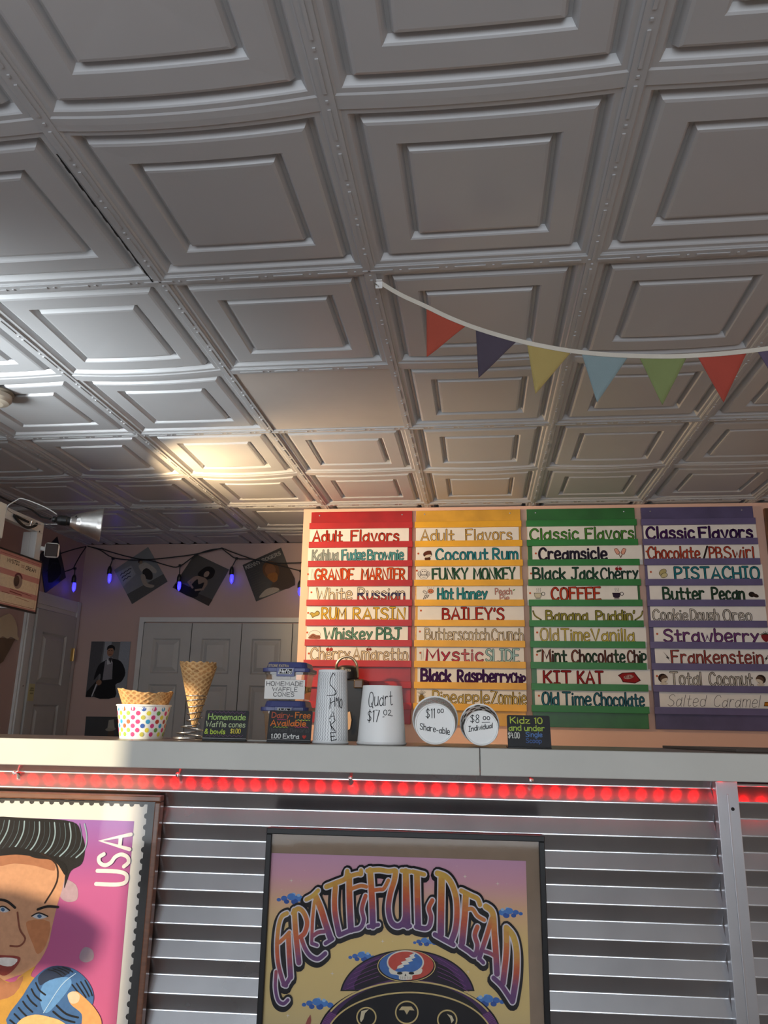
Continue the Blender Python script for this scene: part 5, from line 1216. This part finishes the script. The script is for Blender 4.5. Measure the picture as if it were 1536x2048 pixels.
# ================================================================== LEFT: CABINET FRAME, CLAMP LAMP, CAMERA, PICTURE, CONE CUTOUT
XF = -2.20; FP = Plane((XF, 0, 0), (1, 0, 0))
fy = lambda x, y: FP.hit(x, y)
ca = thing('wall_cabinet', 'off-white wall cabinet with open front frame at the upper left edge', 'cabinet', (XL+.3, 3.3, 1.9))
p20 = fy(14, 1015); p88 = fy(89, 1046)
yA, yB_, zT = p20[1], p88[1], (p20[2]+p88[2])/2
zgap = fy(5, 1079)[2]; zbt = fy(0, 1094)[2]
b = MB(); b.box((XL, yA-.5, zgap+.004), (XF, yA, zT+.012), M_CABINET); b.box((XL, yA-.5, zbt-.05), (XF, yA-.012, zgap-.004), M_CABINET); obj('cabinet_box', b, ca, bevel=.003)
zfb = fy(60, 1050)[2]
b = MB(); tb = .055
b.box((XF-.035, yA, zT-tb), (XF, yB_, zT), M_WHITE); b.box((XF-.035, yB_-tb*.95, 1.72), (XF, yB_, zT-tb), M_WHITE); b.box((XF-.075, yB_-tb*.95, 1.72), (XF-.036, yB_-tb*.2, zT-tb), M_WHITE)
b.box((XL, yB_-.03, 1.72), (XF-.076, yB_, 1.76), M_WHITE)
for px, py in ((28, 1028), (73, 1050), (79, 1063)):
    h_ = fy(px, py); b.dot((h_[1], h_[2]), .005, type('S', (), {'at': lambda s, u, v, o=0.: (XF+o, u, v)})(), .0006, M_DARK)
obj('open_frame', b, ca, bevel=.002)
# framed pink picture
FQ = Plane((XF+.014, 0, 0), (1, 0, 0)); fq = lambda x, y: FQ.loc(x, y)
pic = thing('framed_pink_print', 'black framed pink and cream print lettered MYSTIC ICE CREAM on the cabinet frame', 'picture', (XF+.012, 3.68, 1.74))
y0, y1, z0, z1 = FQ.hit(0, 1100)[1]-.02, FQ.hit(85, 1125)[1], FQ.hit(72, 1228)[2], FQ.hit(85, 1124)[2]
M_PKP = mat('pink_print_paper', (.50, .22, .21), .6, var=.05); M_CRP = ink('#d9cbb2')
class SY:   # picture surface: u runs along y as seen, v up
    def at(s, u, v, off=0.): return (XF+.0155+off, y0+u, z0+v)
Wp, Hp = y1-y0, z1-z0
b = MB(); b.box((XF+.0005, y0, z0), (XF+.0175, y0+Wp, z0+.008), M_FRK); b.box((XF+.0005, y0, z1-.008), (XF+.0175, y1, z1), M_FRK); b.box((XF+.0005, y0, z0+.008), (XF+.0175, y0+.008, z1-.008), M_FRK); b.box((XF+.0005, y1-.008, z0+.008), (XF+.0175, y1, z1-.008), M_FRK); obj('frame', b, pic)
S_ = SY(); b = MB(); b.box((XF+.001, y0+.007, z0+.007), (XF+.0155, y1-.007, z1-.007), M_PKP)
rect = lambda u0, u1, v0, v1, m, o=.0003: b.shape([(u0*Wp, v0*Hp), (u1*Wp, v0*Hp), (u1*Wp, v1*Hp), (u0*Wp, v1*Hp)], S_, o, m)
rect(.03, .97, .66, .88, M_CRP); rect(.03, .97, .34, .56, M_CRP); rect(.03, .97, .06, .24, M_CRP)
Mr = ink('#7a3a3a'); Kp = ink('#2f2024'); Pp = ink('#b08f78')
b.ribbon([(.07*Wp, .92*Hp), (.93*Wp, .92*Hp), (.93*Wp, .08*Hp), (.07*Wp, .08*Hp)], .0018, S_, .0005, Mr, True)
write(b, S_, 'MYSTIC', .22*Wp, .48*Wp, .79*Hp, .045*Hp*1.4, .0034, Kp, off=.0008); write(b, S_, 'ICE', .53*Wp, .60*Wp, .77*Hp, .045*Hp, .002, Mr, off=.0008); write(b, S_, 'CREAM', .63*Wp, .86*Wp, .755*Hp, .05*Hp*1.3, .0036, Kp, off=.0008)
b.dot((.50*Wp, .50*Hp), .036, S_, .0008, ink('#8a7a74'), n=24); b.dot((.47*Wp, .50*Hp), .022, S_, .0010, ink('#3a2a2c'), ry=.026, n=18); b.ribbon([(.5*Wp+.034*math.cos(t), .5*Hp+.036*math.sin(t)) for t in np.linspace(.6, 2.5, 12)], .010, S_, .0010, ink('#5a1f34'))
b.ribbon([(.36*Wp, .335*Hp), (.84*Wp, .30*Hp)], .003, S_, .0008, Mr); b.ribbon([(.36*Wp, .29*Hp), (.62*Wp, .27*Hp)], .005, S_, .0008, Mr)
b.ribbon([(.2*Wp, .25*Hp), (.36*Wp, .245*Hp)], .0025, S_, .0008, Mr); b.ribbon([(.5*Wp, .215*Hp), (.8*Wp, .19*Hp)], .0022, S_, .0008, Mr)
obj('print', b, pic)
b = MB(); b.box((XF+.0195, y0+.006, z0+.006), (XF+.0205, y1-.006, z1-.006), M_GLASS); obj('glass', b, pic)
# security camera
FC_ = FP.hit(84, 1095); sc_ = thing('security_camera', 'small white square security camera with a dark face on the cabinet frame', 'camera', (XF+.005, FC_[1], FC_[2]))
def rsq(c, ax, hw, d, r, m, name, parent, bev=.008):
    ax = Vector(ax).normalized(); e1 = ax.cross(Vector((0, 0, 1))).normalized(); e2 = e1.cross(ax)
    fr = lambda x, y, z: tuple(Vector(c)+e1*x+ax*y+e2*z)
    b = MB(); b.box((-hw, -d, -hw*1.08), (hw, 0, hw*1.08), m, fr); return obj(name, b, parent, bevel=bev), fr
CP = Plane((0, FC_[1]-.075, 0), (0, -1, 0)); cc = CP.hit(103, 1100)
axc = (.42, -.9, -.12)
M_CAM = mat('white_plastic', (.78, .78, .77), .35, var=0)
rsq(cc, axc, .034, .045, .01, M_CAM, 'housing', sc_, .014)
cc2 = Vector(cc)+Vector(axc).normalized()*.0015; rsq(cc2, axc, .029, .006, .01, mat('dark_glossy_face', (.030, .014, .009), .35, var=0, spec=.12), 'lens_face', sc_, .010)
b = MB(); b.tube([(XF, FC_[1], FC_[2]-.005), tuple(Vector(cc)-Vector(axc).normalized()*.04)], .012, M_CAM, 10); obj('mount', b, sc_)
# clamp lamp
LX, LY, LZ = LAMP_POS; axl = Vector((.86, .48, -.02)).normalized()
cl = thing('clamp_lamp', 'spun aluminium clamp lamp aimed right, clipped to the cabinet frame', 'lamp', (XF, yB_-.15, zT))
KL = .91; rim = Vector((-1.742, 3.300, 2.073)); L_ = .150*KL; base = rim-axl*L_
pr = [(.024, 0), (.026, .006), (.042, .030), (.050, .048), (.051, .052), (.058, .072), (.0595, .076), (.066, .095), (.0675, .099), (.078, .128), (.086, .146), (.089, .150), (.087, .1505), (.083, .146), (.075, .128), (.063, .095), (.047, .048), (.039, .030), (.021, .004)]
pr = [(r_*KL, h_*KL) for r_, h_ in pr]
b = MB(); b.lathe(pr, tuple(base), M_ALU, 48, ax=tuple(axl))
ref = obj('reflector', b, cl)
b = MB(); hp = base+axl*.031+Vector((.012, -.037, .017)); b.lathe([(.0001, .001), (.0055, .001), (.0055, 0)], tuple(hp), M_DARK, 12, ax=(-.35, -.85, .4)); obj('vent_hole', b, ref)
b = MB(); b.lathe([(.0005, -.077), (.013, -.076), (.015, -.067), (.012, -.060), (.020, -.054), (.024, -.041), (.024, -.018), (.021, -.013), (.020, .004), (.0005, .004)], tuple(base), M_BLACK, 24, ax=tuple(axl)); obj('socket', b, cl)
b = MB(); b.lathe([(.0005, .004), (.012, .006), (.013, .012), (.020, .026), (.023, .036), (.021, .048), (.012, .056), (.0005, .058)], tuple(base), mat('warm_bulb', (.9, .8, .6), .3, var=0, emit=(1, .72, .4), estr=3), 20, ax=tuple(axl)); blb = obj('bulb', b, cl)
blb.visible_shadow = True
cend = base-axl*.084; jaw = Vector((XF-.01, yB_-.16, zT-.02))
b = MB(); mid = (cend+jaw)/2
b.tube([tuple(cend), tuple(cend+Vector((-.05, .005, .012))), tuple(jaw+Vector((.03, .0, .05))), tuple(jaw+Vector((-.02, -.10, .065))), tuple(jaw+Vector((-.03, -.18, .07)))], .0045, M_CORD, 8); obj('cord', b, cl)
b = MB(); wl = [base-axl*.06+Vector((0, 0, .025)), base-axl*.11+Vector((0, -.01, .05)), base-axl*.20+Vector((0, -.01, .075)), base-axl*.235+Vector((0, 0, .066)), base-axl*.265+Vector((0, 0, .02)), jaw+Vector((.03, .02, .0))]
b.tube(smooth([tuple(p) for p in wl], 5), .0028, mat('white_wire', (.7, .7, .68), .35, .3, var=0), 6)
b.tube([tuple(base-axl*.05+Vector((0, 0, -.02))), tuple(base-axl*.2+Vector((0, .02, -.035))), tuple(jaw+Vector((.03, .03, -.015)))], .002, M_STEEL, 6); obj('wire_guard', b, cl)
b = MB(); J = [(XF+.006, yB_-.27, zT-.028), (XF+.010, yB_-.22, zT-.052), (XF+.012, yB_-.16, zT-.060), (XF+.010, yB_-.10, zT-.038), (XF+.006, yB_-.075, zT-.02)]
b.tube(smooth(J, 5), .007, M_CORD, 8); b.tube([(XF+.006, yB_-.27, zT-.026), (XF+.008, yB_-.15, zT-.030)], .006, M_CORD, 8); b.tube([(XF+.012, yB_-.14, zT-.045), tuple(jaw+Vector((.03, .02, 0)))], .005, M_STEEL, 8); obj('clamp_jaw', b, cl)
# ice cream cone cutout on the left wall
WL = Plane((XL, 0, 0), (1, 0, 0)); wl_ = lambda x, y: WL.hit(x, y)
cn = thing('ice_cream_cone_cutout', 'flat ice cream cone cutout on the pink wall left of the door', 'wall decoration', tuple(wl_(8, 1290)))
cp = lambda x, y: np.array(wl_(x/7.31, 1200+y/7.31))
b = MB(); pts = [cp(*p)+np.array([.014, 0, 0]) for p in smooth([(-90, 560), (-60, 300), (60, 215), (120, 205), (180, 270), (222, 400), (225, 520), (245, 555), (235, 590), (180, 560), (120, 540), (80, 565), (10, 530), (-60, 575)], 3, True)]
b.plate(pts, (1, 0, 0), .006, mat('cream_cutout', (.55, .45, .30), .7, var=.06)); obj('scoop', b, cn)
b = MB(); pts = [cp(*p)+np.array([.0075, 0, 0]) for p in ((-100, 545), (205, 570), (130, 720), (30, 900), (-30, 940), (-60, 900))]
b.plate(pts, (1, 0, 0), .0072, mat('brown_cutout', (.16, .10, .06), .7, var=.1)); obj('cone', b, cn)
# sticky note on the door
NP = Plane((XL+.0345, 0, 0), (1, 0, 0)); b = MB(); n4 = [NP.hit(*p) for p in ((45, 1366), (67, 1366), (66, 1402), (44, 1402))]
ya, yb2, za, zb2 = min(p[1] for p in n4), max(p[1] for p in n4), 1.28, 1.40
za, zb2 = n4[2][2], n4[0][2]; ya = max(ya, 4.77)
b.box((XL+.0345, ya, za), (XL+.0355, yb2, zb2), mat('yellow_note', (.50, .46, .24), .7, var=.04))
class SN:
    def at(s, u, v, off=0.): return (XL+.0355+off, ya+u, za+v)
wn, hn = yb2-ya, zb2-za
for v, a, c in ((.74, .3, .8), (.62, .2, .85), (.44, .3, .78)): b.ribbon([(a*wn+(c-a)*wn*q/10, v*hn+(.004 if q % 2 else -.004)) for q in range(11)], .003, SN(), .0004, ink('#3a3620'))
tag(obj('sticky_note', b, loc=(XL+.035, ya, za)), 'yellow sticky note with dark scribbles on the white door', 'note')

# ================================================================== RECORD SLEEVES AND PHOTOS ON THE BACK ROOM WALLS
BPl = Plane((0, YB-.006, 0), (0, -1, 0))
def figure(mb, S, f, body, skin, hair, bw, k0=.0006):
    pass
def sleeve(name, label, corners, colors, drawf, plane, nrm, cat='record sleeve', grp='record sleeves on the back room walls'):
    pts = [plane.hit(*p) for p in corners]; c_ = sum(pts)/4
    b = MB(); b.plate(pts, nrm, .004, colors)
    O, e1, e2 = pts[3], pts[2]-pts[3], pts[0]-pts[3]      # corners: TL TR BR BL
    class SS:
        def at(s, u, v, off=0.): return O+e1*u+e2*v+np.array(nrm)*off
    drawf(b, SS()); return tag(obj(name, b, loc=tuple(c_)), label, cat, grp)
def sl1(b, S):
    b.shape([(.0, .0), (1, 0), (1, .22), (0, .28)], S, .0004, ink('#4e4d49')); b.shape([(0, .5), (.42, .6), (.42, .86), (0, .9)], S, .0004, ink('#8a8d88'))
    for q, v in enumerate((.80, .72, .64)): b.ribbon([(.08+.05*i, v+(.012 if i % 2 else -.012)) for i in range(7-q)], .022, S, .0006, ink('#3a3c3c'))
    b.dot((.66, .82), .055, S, .0007, ink('#3b3028')); b.dot((.66, .79), .042, S, .0008, ink('#84705c'))
    b.shape([(.56, .72), (.66, .75), (.78, .70), (.90, .42), (.84, .34), (.74, .46), (.60, .44)], S, .0007, ink('#9a9488'), 3); b.shape([(.58, .56), (.72, .58), (.78, .40), (.70, .26), (.58, .36)], S, .0008, ink('#2b2724'), 3)
    b.shape([(.50, .50), (.60, .46), (.56, .24), (.68, .10), (.60, .08), (.46, .24)], S, .0009, ink('#8f8476'), 3)
sleeve('record_sleeve', 'grey record sleeve hung on its corner near the room corner, seated figure picture', [(296, 1094), (335, 1163), (264, 1208), (228, 1140)][0:0] or [(228, 1140), (296, 1094), (335, 1163), (264, 1208)], mat('grey_sleeve', (.17, .175, .17), .35, var=.1), sl1, BPl, (0, -1, 0))
def sl2(b, S):
    b.shape([(0, 0), (1, 0), (1, .18), (0, .12)], S, .0004, ink('#3a342f'))
    b.shape([(.34, .58), (.40, .80), (.52, .88), (.66, .84), (.70, .68), (.62, .56), (.46, .54)], S, .0006, ink('#14100e'), 4); b.dot((.53, .67), .06, S, .0008, ink('#8a7462'), ry=.085)
    b.shape([(.32, .50), (.46, .56), (.60, .56), (.68, .46), (.64, .24), (.40, .22), (.30, .36)], S, .0007, ink('#7f6a58'), 3); b.shape([(.40, .46), (.50, .36), (.60, .46), (.62, .14), (.36, .12)], S, .0008, ink('#12100f'), 3)
    b.shape([(.02, .12), (.2, .2), (.62, .16), (.55, .0), (.1, .0)], S, .0007, ink('#151312'), 3); b.ribbon([(.32, .46), (.26, .30), (.42, .22)], .05, S, .0009, ink('#7f6a58')); b.ribbon([(.66, .46), (.66, .30), (.52, .20)], .05, S, .0009, ink('#7f6a58'))
sleeve('record_sleeve', 'dark brown record sleeve between the other two, figure with big dark hair', [(390, 1107), (458, 1139), (417, 1212), (345, 1175)], mat('brown_sleeve', (.055, .048, .042), .35, var=.1), sl2, BPl, (0, -1, 0))
def sl3(b, S):
    write(b, S, 'KENNY ROGERS', .05, .95, .86, .085, .022, ink('#8f8a80'), off=.0006, jit=0)
    b.shape([(.42, .10), (1, .0), (1, .55), (.85, .62), (.7, .5), (.55, .3)], S, .0005, ink('#4a3d33'), 3)
    b.shape([(.40, .60), (.46, .78), (.62, .82), (.78, .70), (.76, .44), (.6, .30), (.46, .40)], S, .0007, ink('#5e4028'), 4); b.dot((.58, .60), .13, S, .0008, ink('#7a5236'), ry=.16); b.shape([(.46, .48), (.58, .52), (.70, .46), (.66, .30), (.54, .28)], S, .0009, ink('#8a5a2c'), 3)
    b.shape([(.1, .05), (.3, .18), (.5, .16), (.62, .06), (.5, .02)], S, .0007, ink('#a39684'), 3)
    for q in range(11): b.ribbon([(.06, .78-q*.06), (.22+.05*(q % 4), .78-q*.06)], .012, S, .0006, ink('#4a4640'))
sleeve('record_sleeve', 'dark record sleeve nearest the menu wall, lettered KENNY ROGERS', [(485, 1130), (562, 1095), (590, 1170), (512, 1203)], mat('dark_sleeve', (.022, .018, .016), .3, var=.1), sl3, BPl, (0, -1, 0))
WP = Plane((XL+.006, 0, 0), (1, 0, 0))
def sl0(b, S): b.shape([(.2, .2), (.8, .2), (.7, .7), (.4, .8)], S, .0005, ink('#171a1c'), 3); b.ribbon([(.2, .5), (.5, .6), (.8, .45)], .03, S, .0007, ink('#22282a'))
sleeve('record_sleeve', 'black record sleeve on the side wall above the door, behind the security camera', [(80, 1110), (115, 1073), (132, 1155), (90, 1187)], mat('black_sleeve', (.012, .013, .014), .35, var=.1), sl0, WP, (1, 0, 0))
def ph1(b, S):
    b.shape([(0, 0), (.25, 0), (.32, 1), (0, 1)], S, .0004, ink('#4c4a4e')); b.shape([(.32, .3), (.50, .3), (.52, 1), (.35, 1)], S, .0004, ink('#8a8c92')); b.shape([(.70, 0), (1, 0), (1, 1), (.74, 1)], S, .0004, ink('#82868e'))
    b.shape([(.02, .1), (.25, .3), (.2, .0), (0, 0)], S, .0005, ink('#1c1a1a'))
    b.shape([(.16, .30), (.24, .56), (.42, .66), (.56, .69), (.80, .64), (.94, .44), (.86, .28), (.72, .22), (.74, .0), (.22, .0), (.32, .30), (.30, .42)], S, .0006, ink('#17161a'), 3)
    b.shape([(.40, .64), (.52, .70), (.60, .62), (.62, .32), (.38, .30)], S, .0008, ink('#77747a')); b.shape([(.48, .70), (.58, .70), (.54, .60)], S, .0010, ink('#2a262a')); b.shape([(.44, .70), (.50, .64), (.58, .72), (.56, .60), (.46, .58)], S, .0009, ink('#b0aeb2'))
    b.dot((.51, .81), .085, S, .0011, ink('#8a6450'), ry=.085); b.shape([(.42, .84), (.43, .91), (.52, .94), (.61, .90), (.61, .83), (.56, .88), (.46, .87)], S, .0012, ink('#131114'), 3)
    b.ribbon([(.46, .83), (.49, .835)], .012, S, .0013, ink('#1d1512')); b.ribbon([(.53, .835), (.56, .83)], .012, S, .0013, ink('#1d1512')); b.ribbon([(.48, .765), (.54, .765)], .01, S, .0013, ink('#5a3028'))
    b.dot((.30, .26), .07, S, .0010, ink('#80604c'), ry=.05); b.ribbon([(.24, .22), (.16, .02)], .03, S, .0010, ink('#aaa8ac'))
sleeve('photo_poster', 'tall photo poster of a man in a dark suit by the closet', [(183, 1283), (259, 1284), (251, 1395), (171, 1394)], mat('grey_photo_paper', (.10, .10, .105), .35, var=.05), ph1, BPl, (0, -1, 0), 'poster', 'photo posters by the closet')
def ph2(b, S):
    b.shape([(.5, .0), (.62, .48), (.8, .6), (1, .5), (1, 0)], S, .0005, ink('#4a4c50'), 3); b.dot((.66, .60), .09, S, .0006, ink('#54483f'), ry=.13)
    b.dot((.64, .74), .13, S, .0007, ink('#8f8a80'), ry=.04, rot=.1); b.shape([(.56, .76), (.58, .93), (.70, .95), (.74, .76)], S, .0007, ink('#989288')); b.ribbon([(.6, .25), (1, .5)], .04, S, .0008, ink('#77736c')); b.shape([(.30, .40), (.34, .40), (.34, .47), (.30, .47)], S, .0007, ink('#b0ada4'))
sleeve('photo_poster', 'dark photo poster of a man in a pale hat, below the suit poster', [(172, 1433), (256, 1434), (245, 1530), (164, 1528)], mat('dark_photo_paper', (.04, .04, .042), .35, var=.05), ph2, BPl, (0, -1, 0), 'poster', 'photo posters by the closet')

# string lights
sl_ = thing('string_lights', 'black cable string lights with small blue bulbs along the back room wall', 'string lights', (-2.9, 5.3, 2.4))
SB = Plane((0, 5.275, 0), (0, -1, 0)); SLp = Plane((XL+.065, 0, 0), (1, 0, 0))
h_ = lambda x, y, pl=SB: tuple(pl.hit(x, y))
b = MB(); co_ = h_(175, 1092)
for pts in ([(175, 1092), (200, 1100), (225, 1115), (262, 1120), (300, 1121), (335, 1131), (358, 1133), (392, 1110), (420, 1100), (444, 1097)],
            [(175, 1092), (215, 1102), (255, 1113), (290, 1119), (340, 1115), (392, 1108), (444, 1096)], [(444, 1097), (458, 1108), (473, 1117), (510, 1119), (555, 1130), (605, 1143)], [(444, 1096), (480, 1110), (520, 1122), (560, 1126), (612, 1125)]):
    b.tube(smooth([h_(*p) for p in pts], 4), .0042, M_CORD, 6)
for pts in ([(172, 1093), (150, 1098), (118, 1108)], [(172, 1094), (160, 1112), (150, 1130), (146, 1137), (130, 1143)]): b.tube(smooth([h_(*p, SLp) for p in pts], 4), .0042, M_CORD, 6)
obj('cable', b, sl_)
M_BULB = mat('blue_bulb', (.05, .05, .6), .2, var=0, emit=(.025, .02, 1), estr=5)
for (x, yt, ys, yb3, pl) in ((149, 1137, 1150, 1185, SLp), (220, 1117, 1133, 1167, SB), (359, 1131, 1149, 1182, SB), (464, 1117, 1134, 1168, SB), (600, 1142, 1162, 1192, SB)):
    xt = {220: 226, 464: 473}.get(x, x+1)
    b = MB(); s0, s1, e_ = h_(x, ys, pl), h_(x, (ys*.55+yb3*.45), pl), h_(x, yb3, pl)
    b.tube([h_(xt, yt, pl), h_((x+xt)/2, (yt+ys)/2, pl), s0], .0038, M_CORD, 6)
    Z = s0[2]-s1[2]; b.lathe([(.0005, .004), (.008, .002), (.013, -.010), (.016, -.022), (.0165, -Z), (.0005, -Z)], s0, M_BLACK, 16); b.tube([np.array(h_(xt, yt, pl))+(-.008, 0, 0), np.array(h_(xt, yt, pl))+(.008, 0, 0)], .009, M_CORD, 8)
    so = obj('socket', b, sl_)
    b = MB(); Z2 = s1[2]-e_[2]; b.lathe([(.010, 0), (.012, -Z2*.2), (.013, -Z2*.5), (.010, -Z2*.8), (.0005, -Z2)], s1, M_BULB, 14); obj('bulb', b, so, label='glowing blue bulb')

# ================================================================== BUNTING, HOOK, SMOKE DETECTOR
YBU = 1.94; UPl = Plane((0, YBU, 0), (0, -1, 0)); up = lambda x, y: UPl.hit(x, y)
bu = thing('bunting', 'fabric bunting of coloured triangle flags on a white tape below the ceiling', 'bunting', tuple(up(760, 566)))
b = MB(); tp = smooth([(757, 563), (800, 589), (850, 612), (900, 636), (960, 659), (1035, 681), (1095, 694), (1150, 703), (1210, 709), (1270, 712), (1340, 713), (1410, 710), (1470, 705), (1536, 697), (1620, 683)], 4)
P3 = [up(*p) for p in tp]; wd = .0062
vs = []; 
for i, p in enumerate(P3):
    t_ = P3[min(i+1, len(P3)-1)]-P3[max(i-1, 0)]; t_ /= np.linalg.norm(t_); n_ = np.array([-t_[2], 0, t_[0]])
    for sgn, d in ((1, -.0008), (-1, -.0008), (-1, .0008), (1, .0008)): vs.append(p+n_*wd*sgn+np.array([0, d, 0]))
b.add(vs, [(i*4+j, (i+1)*4+j, (i+1)*4+(j+1) % 4, i*4+(j+1) % 4) for i in range(len(P3)-1) for j in range(4)], mat('cream_cotton_tape', (.62, .58, .50), .9, var=.06, bump=.3, bscale=600))
obj('tape', b, bu)
FL = [((853, 610), (934, 650), (853, 712), '#a84a38', 'salmon red flag'), ((951, 651), (1037, 679), (957, 754), '#4c4350', 'dusky purple flag'), ((1053, 681), (1145, 701), (1071, 786), '#a8945a', 'mustard yellow flag'), ((1162, 703), (1258, 711), (1195, 803), '#84979a', 'pale blue flag'), ((1277, 711), (1375, 712), (1326, 808), '#7c8856', 'sage green flag'), ((1393, 709), (1495, 702), (1449, 803), '#a84638', 'brick red flag at the right'), ((1513, 699), (1606, 686), (1572, 790), '#5c4f66', 'purple flag cut by the right edge')]
for (p, q, r, c, lab) in FL:
    A0, B0, C0 = up(*p), up(*q), up(*r); b = MB(); N = 10; vs = []; fs = []; idx = {}
    for i in range(N+1):
        for j in range(N+1-i):
            s_, t_ = i/N, j/N; P_ = A0+(B0-A0)*t_+(C0-A0)*s_
            bow = .006*math.sin(t_*3.0+s_*2)*s_+.004*math.sin(5*t_)*s_; idx[i, j] = len(vs); vs.append(P_+np.array([0, .0012+bow, 0]))
    for i in range(N):
        for j in range(N-i):
            fs.append((idx[i, j], idx[i+1, j], idx[i, j+1]))
            if j < N-i-1: fs.append((idx[i+1, j], idx[i+1, j+1], idx[i, j+1]))
    b.add(vs, fs, mat('felt'+c, c, .9, var=.06, bump=.35, bscale=700), True)
    o = obj('flag', b, bu, label=lab); sm = o.modifiers.new('thick', 'SOLIDIFY'); sm.thickness = .0012; sm.offset = 0
hk = thing('ceiling_hook', 'small white adhesive hook on the ceiling grid holding the bunting end', 'hook', tuple(up(757, 560)))
h0 = up(757, 556); b = MB(); b.box((h0[0]-.006, YBU-.012, CEIL-.0068), (h0[0]+.012, YBU+.012, CEIL-.0042), M_CAM); b.box((h0[0]-.008, YBU-.002, CEIL-.0068-.02), (h0[0]+.012, YBU+.001, CEIL-.0069), M_CAM)
obj('base_plate', b, hk, bevel=.001)
b = MB(); b.tube(smooth([(h0[0]-.010, YBU-.003, CEIL-.012), (h0[0]-.004, YBU-.006, CEIL-.018), (h0[0]+.002, YBU-.005, CEIL-.025)], 4), .0018, M_STEEL, 6); obj('hook_wire', b, hk)
sp_ = Plane((0, 0, CEIL), (0, 0, -1), v=(0, 1, 0)).hit(-12, 782); sd = thing('smoke_detector', 'round beige smoke detector on the ceiling at the left edge', 'smoke detector', (sp_[0], sp_[1], CEIL-.005))
b = MB(); b.lathe([(.0005, .0), (.075, 0), (.076, -.004), (.070, -.010), (.068, -.012)], (sp_[0], sp_[1], CEIL-.0045), mat('dark_beige_plastic', (.20, .17, .13), .5, var=.03), 40); obj('mounting_base', b, sd)
b = MB(); b.lathe([(.068, -.0122), (.069, -.030), (.060, -.042), (.040, -.048), (.0005, -.049)], (sp_[0], sp_[1], CEIL-.0045), mat('beige_plastic', (.52, .45, .36), .5, var=.03), 40); obj('cover', b, sd)
